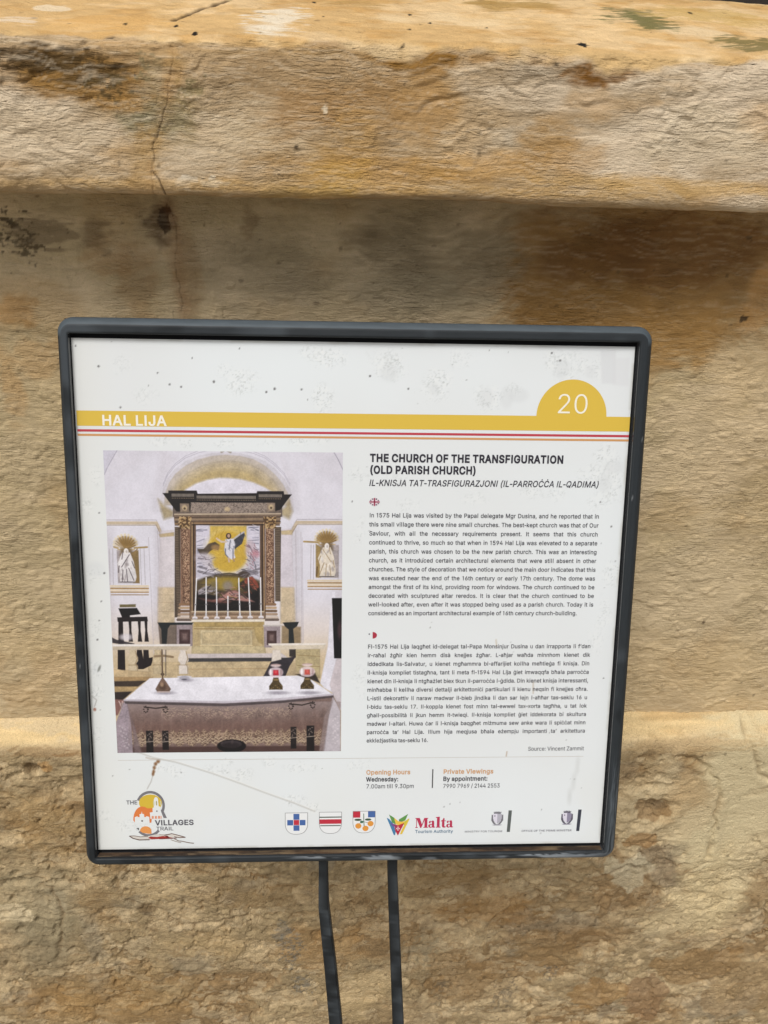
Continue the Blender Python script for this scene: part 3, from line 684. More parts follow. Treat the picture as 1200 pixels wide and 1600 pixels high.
    'Y': (944, [[407,0,407,417,33,1017,182,1017,384,689,445,584,499,461,447,461,502,586,561,689,762,1017,910,1017,536,417,536,0]]),
    'Z': (877, [[83,0,83,93,547,770,612,861,681,951,696,909,571,904,446,903,81,903,81,1017,793,1017,793,923,337,257,268,161,195,66,180,109,304,113,428,114,799,114,799,0]]),
    'a': (779, [[320,-17,251,-10,189,10,136,43,95,89,69,147,61,216,67,275,86,322,116,358,155,386,200,407,251,421,356,440,467,453,505,460,531,470,546,485,551,509,551,513,547,557,533,593,511,622,480,644,440,657,391,662,341,657,298,645,263,625,235,602,214,575,200,548,82,582,114,644,157,692,209,727,266,751,327,764,388,769,478,759,526,744,572,721,612,687,645,640,666,580,673,503,673,0,553,0,553,104,545,104,504,49,472,23,431,2,380,-12],[341,91,404,97,456,117,497,148,527,186,545,230,551,276,551,380,519,364,463,352,400,342,351,336,269,317,234,301,207,279,189,249,184,210,189,174,204,144,228,121,259,104,298,94]]),
    'b': (849, [[459,-16,396,-10,345,8,305,33,276,62,236,117,224,117,224,0,105,0,105,1017,227,1017,227,638,236,638,275,691,304,720,343,745,393,763,458,769,548,757,626,721,691,663,740,585,770,489,780,378,770,265,740,169,691,91,626,32,548,-4],[440,94,505,103,559,131,601,175,632,233,650,302,656,379,650,455,632,522,602,579,560,623,506,650,440,660,376,651,322,624,280,582,250,526,231,458,225,379,232,299,250,230,281,173,323,130,377,103]]),
    'c': (792, [[414,-16,318,-4,234,33,164,92,112,170,79,265,68,375,79,486,112,582,164,661,234,720,318,757,414,769,469,765,520,754,567,736,610,712,648,681,680,644,705,601,723,554,606,524,581,578,540,621,484,650,414,660,346,650,290,620,247,575,217,517,199,449,193,375,199,302,217,235,247,177,290,132,346,103,414,93,485,103,541,132,583,177,608,234,726,205,708,156,682,112,650,75,612,43,569,17,521,-1,470,-13]]),
    'd': (849, [[391,-16,301,-4,223,32,158,91,109,169,79,265,68,378,79,489,110,585,159,663,224,721,302,757,391,769,455,763,506,745,545,720,575,691,612,638,621,638,621,1017,744,1017,744,0,625,0,625,117,613,117,574,62,544,33,505,8,454,-10],[409,94,473,103,526,130,568,173,599,230,617,299,623,379,617,458,599,526,569,582,527,624,473,651,409,660,343,650,289,623,247,579,217,522,199,455,193,379,199,302,217,233,248,175,290,131,344,103]]),
    'e': (808, [[424,-16,321,-4,234,33,163,92,111,170,79,265,68,374,79,483,111,579,162,659,230,719,314,756,410,769,472,764,532,748,588,721,638,682,681,630,714,564,735,483,742,388,742,339,150,339,150,442,676,442,619,404,613,475,595,537,566,589,525,628,473,652,410,660,346,652,293,627,249,588,218,539,198,483,192,422,192,355,199,277,221,212,256,161,302,123,359,100,425,92,468,96,507,105,542,122,571,145,594,175,611,211,730,182,706,126,670,79,623,39,565,9,499,-10]]),
    'f': (507, [[456,759,456,654,13,654,13,759],[161,0,161,863,169,923,191,972,226,1010,270,1038,321,1054,375,1060,445,1054,485,1042,455,937,430,944,389,948,341,941,309,920,290,885,283,837,283,0]]),
    'g': (850, [[414,-301,335,-296,268,-279,211,-254,165,-220,128,-181,101,-139,203,-81,243,-132,272,-156,309,-177,355,-190,414,-195,498,-184,564,-150,608,-93,623,-12,623,137,612,137,573,83,544,55,505,31,454,15,390,10,303,20,225,53,160,107,110,180,79,272,68,382,79,492,110,587,159,664,225,721,303,757,392,769,456,763,507,746,546,721,576,692,615,638,626,638,626,759,745,759,745,-18,734,-108,701,-180,649,-234,581,-272,502,-294],[410,118,474,126,527,150,569,189,600,242,619,308,625,385,619,461,600,528,570,583,528,624,474,651,410,660,344,650,290,623,248,580,217,525,199,459,193,385,199,310,217,245,248,192,291,152,345,126]]),
    'h': (820, [[227,453,227,0,105,0,105,1017,227,1017,227,575,205,575,247,664,304,724,374,758,455,769,527,761,590,737,642,697,681,642,706,569,714,481,714,0,592,0,592,470,580,549,546,609,491,646,420,658,368,652,322,635,283,606,253,565,234,515]]),
    'i': (333, [[105,0,105,759,227,759,227,0],[167,886,135,892,108,909,89,935,83,966,89,998,108,1024,135,1042,167,1047,200,1042,228,1024,246,998,253,966,246,935,228,909,200,892]]),
    'j': (333, [[105,759,227,759,227,-60,222,-125,203,-181,172,-226,129,-258,75,-279,8,-285,-20,-285,-20,-173,4,-173,50,-166,81,-144,99,-107,105,-58],[167,886,134,892,107,909,88,935,82,966,88,998,107,1024,134,1042,167,1047,199,1042,227,1024,246,998,252,966,246,935,227,909,199,892]]),
    'k': (761, [[220,273,220,423,241,423,569,759,720,759,368,399,354,399],[105,0,105,1017,227,1017,227,0],[588,0,296,371,382,457,744,0]]),
    'l': (378, [[279,-5,202,6,148,40,116,95,105,169,105,1017,227,1017,227,197,231,153,240,125,260,109,292,104,321,105,339,109,361,5,323,-2]]),
    'm': (1220, [[105,0,105,759,224,759,225,591,215,591,235,646,265,692,302,727,344,752,390,767,438,772,514,760,575,721,618,663,642,589,625,589,644,642,674,686,714,723,761,750,815,767,873,772,937,765,994,744,1043,708,1081,657,1106,591,1114,510,1114,0,991,0,991,507,980,578,945,625,895,652,837,661,789,656,748,639,715,614,691,580,676,540,671,494,671,0,548,0,548,520,538,577,506,622,458,651,399,661,356,656,315,640,280,614,252,578,233,532,227,476,227,0]]),
    'n': (820, [[227,453,227,0,105,0,105,759,223,759,224,575,205,575,247,664,304,724,374,758,455,769,527,761,590,737,642,697,681,642,706,569,714,481,714,0,592,0,592,470,580,549,546,609,491,646,420,658,368,652,322,635,283,606,253,565,234,515]]),
    'o': (830, [[414,-16,318,-4,234,33,164,92,112,170,79,265,68,375,79,486,112,582,164,661,234,720,318,757,414,769,512,757,597,720,667,661,719,582,751,486,762,375,751,265,719,170,667,92,597,33,512,-4],[414,93,484,103,540,132,584,177,614,235,632,302,638,375,632,448,614,516,584,575,540,620,484,650,414,660,346,650,290,620,247,575,217,517,199,449,193,375,199,302,217,235,247,177,290,132,346,103]]),
    'p': (849, [[105,-285,105,759,224,759,224,638,236,638,274,691,304,720,343,745,393,763,458,769,548,757,626,721,691,663,740,585,770,489,780,378,770,265,740,169,691,91,626,32,548,-4,459,-16,396,-10,345,8,306,33,276,62,236,117,227,117,227,-285],[440,94,505,103,559,131,601,175,632,233,650,302,656,379,650,455,632,522,602,579,560,623,506,650,440,660,376,651,322,624,280,582,250,526,231,458,225,379,232,299,250,230,281,173,323,130,377,103]]),
    'q': (849, [[744,-285,621,-285,621,117,612,117,574,62,544,33,505,8,454,-10,391,-16,301,-4,223,32,158,91,109,169,79,265,68,378,79,489,110,585,159,663,224,721,302,757,391,769,455,763,506,745,545,720,575,691,613,638,625,638,625,759,744,759],[409,94,473,103,526,130,568,173,599,230,617,299,623,379,617,458,599,526,569,582,527,624,473,651,409,660,343,650,289,623,247,579,217,522,199,455,193,379,199,302,217,233,248,175,290,131,344,103]]),
    'r': (518, [[105,0,105,759,223,759,223,642,231,642,260,694,305,734,362,761,426,770,459,769,487,767,487,645,460,649,414,651,363,646,318,629,280,603,252,567,233,524,227,474,227,0]]),
    's': (730, [[364,-16,290,-11,224,7,169,36,124,76,91,127,71,188,188,213,210,159,248,121,300,98,363,91,434,99,489,125,524,162,536,206,529,242,508,271,473,294,424,310,298,340,208,371,144,416,106,475,94,548,103,609,130,663,173,707,230,741,298,762,374,769,446,763,508,745,558,716,598,678,628,632,648,580,536,554,516,595,485,631,439,657,375,665,312,657,262,634,228,598,217,554,225,516,248,487,287,464,343,446,459,419,549,387,612,343,650,285,662,213,653,150,625,94,580,48,520,13,447,-9]]),
    't': (455, [[408,759,408,654,13,654,13,759],[130,942,252,942,252,195,257,152,272,123,299,105,341,100,370,102,404,107,426,3,384,-5,337,-8,249,5,184,43,143,104,130,186]]),
    'u': (820, [[365,-10,293,-2,230,22,178,61,138,117,113,190,105,278,105,759,227,759,227,288,239,209,274,150,329,113,400,100,452,106,498,124,537,153,567,194,586,245,592,305,592,759,714,759,714,0,596,0,596,184,615,184,572,93,514,34,444,1]]),
    'v': (779, [[325,0,35,759,169,759,330,310,374,174,411,42,368,42,406,174,448,310,610,759,743,759,453,0]]),
    'w': (1134, [[275,0,45,759,174,759,267,427,308,273,350,83,330,83,371,269,412,427,504,759,633,759,723,427,763,271,804,83,783,83,826,270,867,427,960,759,1089,759,859,0,737,0,638,343,609,450,581,561,553,675,581,675,553,561,525,449,496,343,397,0]]),
    'x': (757, [[42,0,343,436,342,342,57,759,200,759,295,611,358,507,414,412,351,412,405,507,466,611,563,759,703,759,417,337,417,428,716,0,574,0,462,171,400,272,346,363,409,363,357,272,296,171,183,0]]),
    'y': (779, [[95,-277,123,-171,143,-175,177,-180,208,-178,235,-168,260,-148,282,-116,301,-71,325,-3,35,759,169,759,330,310,374,173,411,42,367,42,405,174,448,310,610,759,743,759,408,-116,383,-170,353,-214,318,-248,279,-271,234,-286,183,-290,129,-286]]),
    'z': (761, [[83,0,83,91,508,639,508,646,96,646,96,759,665,759,665,662,252,120,252,113,677,113,677,0]]),
    'à': (779, [[320,-17,251,-10,189,10,136,43,95,89,69,147,61,216,67,275,86,322,116,358,155,386,200,407,251,421,356,440,467,453,505,460,531,470,546,485,551,509,551,513,547,557,533,593,511,622,480,644,440,657,391,662,341,657,298,645,263,625,235,602,214,575,200,548,82,582,114,644,157,692,209,727,266,751,327,764,388,769,478,759,526,744,572,721,612,687,645,640,666,580,673,503,673,0,553,0,553,104,545,104,504,49,472,23,431,2,380,-12],[341,91,404,97,456,117,497,148,527,186,545,230,551,276,551,380,519,364,463,352,400,342,351,336,269,317,234,301,207,279,189,249,184,210,189,174,204,144,228,121,259,104,298,94],[330,858,199,1058,335,1058,431,858]]),
    'è': (808, [[424,-16,321,-4,234,33,163,92,111,170,79,265,68,374,79,483,111,579,162,659,230,719,314,756,410,769,472,764,532,748,588,721,638,682,681,630,714,564,735,483,742,388,742,339,150,339,150,442,676,442,619,404,613,475,595,537,566,589,525,628,473,652,410,660,346,652,293,627,249,588,218,539,198,483,192,422,192,355,199,277,221,212,256,161,302,123,359,100,425,92,468,96,507,105,542,122,571,145,594,175,611,211,730,182,706,126,670,79,623,39,565,9,499,-10],[359,858,227,1058,364,1058,460,858]]),
    'ò': (830, [[414,-16,318,-4,234,33,164,92,112,170,79,265,68,375,79,486,112,582,164,661,234,720,318,757,414,769,512,757,597,720,667,661,719,582,751,486,762,375,751,265,719,170,667,92,597,33,512,-4],[414,93,484,103,540,132,584,177,614,235,632,302,638,375,632,448,614,516,584,575,540,620,484,650,414,660,346,650,290,620,247,575,217,517,199,449,193,375,199,302,217,235,247,177,290,132,346,103],[367,858,235,1058,371,1058,467,858]]),
    'Ċ': (1020, [[535,-14,410,2,300,50,209,127,139,230,95,358,81,508,95,658,139,786,209,890,300,967,410,1015,535,1031,610,1025,680,1009,746,981,804,942,854,894,896,837,926,771,946,696,817,696,801,746,779,789,750,826,715,857,675,881,631,898,584,908,535,912,446,900,367,864,301,807,250,728,218,628,207,508,218,389,250,289,301,210,368,153,446,118,535,106,584,109,631,120,675,137,715,161,750,192,779,229,801,272,817,321,946,321,927,247,896,181,855,124,805,76,746,37,681,9,610,-8],[533,1144,500,1150,473,1168,454,1194,448,1225,454,1256,473,1283,500,1300,533,1306,565,1300,593,1283,612,1256,618,1225,612,1194,593,1168,565,1150]]),
    'ċ': (792, [[414,-16,318,-4,234,33,164,92,112,170,79,265,68,375,79,486,112,582,164,661,234,720,318,757,414,769,469,765,520,754,567,736,610,712,648,681,680,644,705,601,723,554,606,524,581,578,540,621,484,650,414,660,346,650,290,620,247,575,217,517,199,449,193,375,199,302,217,235,247,177,290,132,346,103,414,93,485,103,541,132,583,177,608,234,726,205,708,156,682,112,650,75,612,43,569,17,521,-1,470,-13],[414,886,382,892,355,909,336,935,330,966,336,998,355,1024,382,1042,414,1047,447,1042,475,1024,494,998,500,966,494,935,475,909,447,892]]),
    'Ġ': (1041, [[537,-14,410,2,299,50,207,127,138,231,95,359,81,508,95,658,138,786,207,890,298,967,407,1015,530,1031,608,1025,681,1007,747,978,806,939,857,890,898,833,929,768,948,697,816,697,798,744,774,786,746,823,712,854,674,879,631,897,583,908,531,912,444,900,366,865,301,807,250,728,218,628,207,508,218,389,250,290,301,211,368,153,448,118,537,106,618,115,689,142,748,187,792,247,820,320,830,405,869,398,565,398,565,511,956,511,956,400,942,283,902,182,837,99,753,38,652,-1],[529,1144,497,1150,469,1168,451,1194,445,1225,451,1256,469,1283,497,1300,529,1306,562,1300,590,1283,608,1256,615,1225,608,1194,590,1168,562,1150]]),
    'ġ': (850, [[414,-301,335,-296,268,-279,211,-254,165,-220,128,-181,101,-139,203,-81,243,-132,272,-156,309,-177,355,-190,414,-195,498,-184,564,-150,608,-93,623,-12,623,137,612,137,573,83,544,55,505,31,454,15,390,10,303,20,225,53,160,107,110,180,79,272,68,382,79,492,110,587,159,664,225,721,303,757,392,769,456,763,507,746,546,721,576,692,615,638,626,638,626,759,745,759,745,-18,734,-108,701,-180,649,-234,581,-272,502,-294],[410,118,474,126,527,150,569,189,600,242,619,308,625,385,619,461,600,528,570,583,528,624,474,651,410,660,344,650,290,623,248,580,217,525,199,459,193,385,199,310,217,245,248,192,291,152,345,126],[409,886,377,892,349,909,331,935,324,966,331,998,349,1024,377,1042,409,1047,442,1042,469,1024,488,998,494,966,488,935,469,909,442,892]]),
    'Ħ': (1078, [[1015,803,1015,699,64,699,64,803],[145,0,145,1017,274,1017,274,578,809,578,809,1017,938,1017,938,0,809,0,809,464,274,464,274,0]]),
    'ħ': (820, [[227,453,227,0,105,0,105,1017,227,1017,227,575,205,575,247,664,304,724,374,758,455,769,527,761,590,737,642,697,681,642,706,569,714,481,714,0,592,0,592,470,580,549,546,609,491,646,420,658,368,652,322,635,283,606,253,565,234,515],[4,840,4,934,445,934,445,840]]),
    'ż': (761, [[83,0,83,91,508,639,508,646,96,646,96,759,665,759,665,662,252,120,252,113,677,113,677,0],[374,886,341,892,314,909,295,935,289,966,295,998,314,1024,341,1042,374,1047,406,1042,434,1024,453,998,459,966,453,935,434,909,406,892]]),
    '’': (354, [[103,636,163,1017,302,1017,197,636]]),
    ' ': (376, []),
}

GLYPHS['1'] = (660, [[290, 0, 420, 0, 420, 1017, 315, 1017, 120, 890, 120, 770, 290, 870]])
GLYPHS['I'] = (400, [[135, 0, 265, 0, 265, 1017, 135, 1017]])
GLYPHS['l'] = (420, [[145, 0, 275, 0, 275, 1040, 145, 1040]])
GLYPHS['-'] = (560, [[70, 360, 490, 360, 490, 480, 70, 480]])
# ------------------------------------------------------------------ information sign
# sheet coordinates: u to the right and v down in millimetres from the printed sheet's top left corner, h out of the sheet
O_TL = np.array([-0.2112, -0.1271, 1.3803]); U_AX = np.array([0.99992, -0.0120, 0.0050]); V_AX = np.array([0.0009, -0.3228, -0.9465])
V_AX = V_AX - U_AX * (U_AX @ V_AX); V_AX /= np.linalg.norm(V_AX); U_AX /= np.linalg.norm(U_AX)
N_AX = np.cross(V_AX, U_AX); N_AX *= np.sign(-N_AX[1])
SW, SH = 470.0, 463.7

def w3(u, v, h=0.0):
    u = np.asarray(u, float)[..., None] / 1000; v = np.asarray(v, float)[..., None] / 1000; h = np.asarray(h, float)[..., None] / 1000
    return O_TL + u * U_AX + v * V_AX + h * N_AX

PRINT_K = 0.86          # how strongly the ink takes light: sheet white is about 0.8
def ink(c): return lin(c) * PRINT_K

sign = tag(empty('information_sign', (0.02, -0.60, 0.0)),
           'square white information board in dark grey steel frame, on two flat bar legs', 'sign')

def fill(loops):
    """triangles that cover closed loops by winding number"""
    if not loops: return np.zeros((0, 2)), []
    loops = [np.asarray(l, float) for l in loops]
    n = 0; E = []
    for l in loops:
        E += [(n + i, n + (i + 1) % len(l)) for i in range(len(l))]; n += len(l)
    pts = np.concatenate(loops)
    r = delaunay_2d_cdt([Vector(p) for p in pts], E, [], 0, 1e-4)
    v = np.array([tuple(p) for p in r[0]]); t = np.array(r[2])
    if not len(t): return v, []
    c = v[t].mean(1)
    wn_ = np.zeros(len(c))
    for l in loops:
        a, b = l, np.roll(l, -1, 0)
        for (ax, ay), (bx, by) in zip(a, b):
            side = (bx - ax) * (c[:, 1] - ay) - (c[:, 0] - ax) * (by - ay)
            wn_ += ((ay <= c[:, 1]) & (by > c[:, 1]) & (side > 0)) * 1.0 - ((ay > c[:, 1]) & (by <= c[:, 1]) & (side < 0)) * 1.0
    return v, [tuple(int(i) for i in q) for q in t[wn_ != 0]]

# ---- lettering -------------------------------------------------------------
_gc = {}
def glyph(ch, bold=0):
    key = (ch, bold)
    if key in _gc: return _gc[key]
    adv, raw = GLYPHS[ch]
    loops = [np.array(r, float).reshape(-1, 2) for r in raw]
    loops = [l for l in loops if len(l) > 2]
    if bold and loops:
        area = lambda p: 0.5 * np.sum(p[:, 0] * np.roll(p[:, 1], -1) - np.roll(p[:, 0], -1) * p[:, 1])
        sg = np.sign(max((area(l) for l in loops), key=abs))
        new = []
        for l in loops:
            e = np.roll(l, -1, 0) - l
            n = np.stack([e[:, 1], -e[:, 0]], 1) / (np.linalg.norm(e, axis=1)[:, None] + 1e-9) * sg
            m = n + np.roll(n, 1, 0)
            q = m / np.maximum((m * m).sum(1)[:, None] / 2, 0.35)
            new.append(l + q * bold)
        loops = new
        adv += bold * 1.2
    vs, tris = fill(loops)
    _gc[key] = (adv, vs, tris)
    return _gc[key]

class Ink:
    """collects flat inked shapes on the sheet into one mesh"""
    def __init__(s): s.v = []; s.h = []; s.c = []; s.f = []; s.n = 0
    def add(s, pts, faces, col, h):
        pts = np.asarray(pts, float)
        s.v.append(pts); s.h.append(np.full(len(pts), h)); s.c.append(np.tile(ink(col), (len(pts), 1)))
        s.f += [tuple(i + s.n for i in f) for f in faces]; s.n += len(pts)
    def poly(s, pts, col, h=0.15, holes=()):
        loops = [list(pts)] + [list(x) for x in holes]
        area = lambda p: sum(p[i - 1][0] * p[i][1] - p[i][0] * p[i - 1][1] for i in range(len(p)))
        loops = [l if (area(l) > 0) == (k == 0) else l[::-1] for k, l in enumerate(loops)]
        v, t = fill(loops)
        s.add(v, t, col, h)
    def rect(s, u0, v0, u1, v1, col, h=0.15): s.add([(u0, v0), (u1, v0), (u1, v1), (u0, v1)], [(0, 1, 2, 3)], col, h)
    def disc(s, u, v, r, col, h=0.15, r2=None, n=28, a0=0, a1=2 * math.pi):
        r2 = r2 or r
        s.poly([(u + r * math.cos(a0 + (a1 - a0) * i / n), v + r2 * math.sin(a0 + (a1 - a0) * i / n)) for i in range(n + (a1 - a0 < 6.2))], col, h)
    def line(s, pts, w, col, h=0.15, closed=False):
        P = [np.array(p, float) for p in pts]
        if closed: P.append(P[0])
        for a, b in zip(P[:-1], P[1:]):
            d = b - a; L = np.linalg.norm(d)
            if L < 1e-9: continue
            d /= L; n = np.array([-d[1], d[0]]) * w / 2; e = d * w * 0.25
            s.add([a + n - e, b + n + e, b - n + e, a - n - e], [(0, 1, 2, 3)], col, h)
            h += 0.0015
    def text(s, t, u0, v, cap, col, u1=None, bold=0, shear=0.0, mode='fit', xs=1.0, h=0.3):
        k = cap / 1017.0
        nat = sum(glyph(c, bold)[0] for c in t) * k
        sp = 0.0
        if u1 is not None:
            if mode == 'fit': xs = (u1 - u0) / nat
            else: sp = ((u1 - u0) - nat * xs) / max(1, t.count(' '))
        u = u0
        for c in t:
            adv, vs, tr = glyph(c, bold)
            if len(vs):
                p = np.stack([u + (vs[:, 0] + shear * vs[:, 1]) * k * xs, v - vs[:, 1] * k], 1)
                s.add(p, tr, col, h)
            u += adv * k * xs + (sp if c == ' ' else 0)
    def build(s, name, parent, label=None):
        v = np.concatenate(s.v); h = np.concatenate(s.h)
        o = mesh_obj(name, w3(v[:, 0], v[:, 1], h), s.f, M_INK, parent, np.concatenate(s.c), smooth=False)
        if label: o['label'] = label
        return o

def natural(t, cap, bold=0): return sum(glyph(c, bold)[0] for c in t) * cap / 1017.0

# ---- a small painter for what is printed or stained on the sheet ------------
class Canvas:
    def __init__(s, u0, v0, u1, v1, step, col):
        s.nu = int((u1 - u0) / step) + 1; s.nv = int((v1 - v0) / step) + 1
        s.us = np.linspace(u0, u1, s.nu); s.vs = np.linspace(v0, v1, s.nv)
        s.U, s.V = np.meshgrid(s.us, s.vs)
        s.st = (u1 - u0) / (s.nu - 1)
        s.c = np.zeros((s.nv, s.nu, 3)) + np.array(col, float)
        s.vary = 0.0; s.calls = 0
    def win(s, u0, v0, u1, v1):
        a = np.clip(np.searchsorted(s.us, [u0 - 1.0, u1 + 1.0]), 0, s.nu); b = np.clip(np.searchsorted(s.vs, [v0 - 1.0, v1 + 1.0]), 0, s.nv)
        return slice(b[0], b[1]), slice(a[0], a[1])
    def put(s, w, m, col):
        c = s.c[w]
        if callable(col): col = col(s.U[w], s.V[w])
        s.c[w] = c + (np.asarray(col, float) - c) * m[..., None]
    def poly(s, pts, col, a=1.0, soft=0.0):
        p = np.array(pts, float)
        w = s.win(p[:, 0].min() - 3 * soft, p[:, 1].min() - 3 * soft, p[:, 0].max() + 3 * soft, p[:, 1].max() + 3 * soft)
        U, V = s.U[w], s.V[w]
        if U.size == 0: return
        ins = np.zeros(U.shape, bool)
        for (ax, ay), (bx, by) in zip(p, np.roll(p, -1, 0)):
            if ay != by:
                ins ^= ((ay > V) != (by > V)) & (U < (bx - ax) * (V - ay) / (by - ay) + ax)
        d = seg_dist(U, V, [tuple(q) for q in p] + [tuple(p[0])])
        sd = np.where(ins, d, -d); f = max(soft, s.st * 0.5)
        s.calls += 1
        if s.vary and not callable(col):
            hgt = max(p[:, 1].max() - p[:, 1].min(), 1e-3); wid = max(p[:, 0].max() - p[:, 0].min(), 1e-3)
            vr = s.vary * (0.45 if np.mean(col) > 185 else 1.0)
            k = 1 + vr * (0.9 * fbm(U * .16, V * .16, 3, s.calls) + 0.6 * fbm(U * .9, V * .9, 2, s.calls + 3) + 0.5 * (p[:, 1].mean() - V) / hgt + 0.3 * (p[:, 0].mean() - U) / wid)
            k = k - vr * 1.1 * (1 - sstep(0, 0.9, d))            # edges a touch darker, as on worn or moulded things
            col = np.clip(k, 0.3, 1.6)[..., None] * np.asarray(col, float)
        s.put(w, np.clip(0.5 + sd / (2 * f), 0, 1) * a, col)
    def ell(s, ctr, rx, ry, col, a=1.0, soft=0.15, rot=0):
        x, y = ctr; r = max(rx, ry) * (1 + soft)
        w = s.win(x - r, y - r, x + r, y + r)
        U, V = s.U[w] - x, s.V[w] - y
        if U.size == 0: return
        cr, sr = math.cos(rot), math.sin(rot)
        d = np.hypot((U * cr + V * sr) / rx, (V * cr - U * sr) / ry)
        s.put(w, (1 - sstep(1 - soft, 1 + soft, d)) * a, col)
    def line(s, pts, wd, col, a=1.0):
        p = np.array(pts, float)
        w = s.win(p[:, 0].min() - wd, p[:, 1].min() - wd, p[:, 0].max() + wd, p[:, 1].max() + wd)
        if s.U[w].size == 0: return
        d = seg_dist(s.U[w], s.V[w], [tuple(q) for q in p])
        s.put(w, np.clip(0.5 + (wd / 2 - d) / s.st, 0, 1) * min(1, wd / s.st) * a, col)
    def build(s, name, parent, mat, h, label=None, scale=None):
        o = mesh_obj(name, w3(s.U.ravel(), s.V.ravel(), np.full(s.U.size, h)), grid_faces(s.nv, s.nu)[:, ::-1], mat, parent, lin(np.clip(s.c, 0, 255)).reshape(-1, 3) * PRINT_K)
        if label: o['label'] = label
        return o

# ---- steel frame and legs ---------------------------------------------------
def rounded(u0, v0, u1, v1, r, n=9, per=70):
    cs = [(u1 - r, v0 + r, -90), (u1 - r, v1 - r, 0), (u0 + r, v1 - r, 90), (u0 + r, v0 + r, 180)]
    pts = []
    for i, (cx, cy, a) in enumerate(cs):
        arc = [(cx + r * math.cos(math.radians(a + 90 * k / n)), cy + r * math.sin(math.radians(a + 90 * k / n))) for k in range(n + 1)]
        pts += arc
        nx = cs[(i + 1) % 4]; a2 = math.radians(nx[2])
        e = (nx[0] + r * math.cos(a2), nx[1] + r * math.sin(a2))
        pts += [(arc[-1][0] + (e[0] - arc[-1][0]) * k / per, arc[-1][1] + (e[1] - arc[-1][1]) * k / per) for k in range(1, per)]
    return np.array(pts)

IN = (-0.6, -3.6, 471.8, 468.0)          # opening of the frame: left, top, right, bottom
OUT = (-10.2, -16.8, 483.6, 476.9)
FD = 8.0                                   # how far the frame stands proud of the sheet

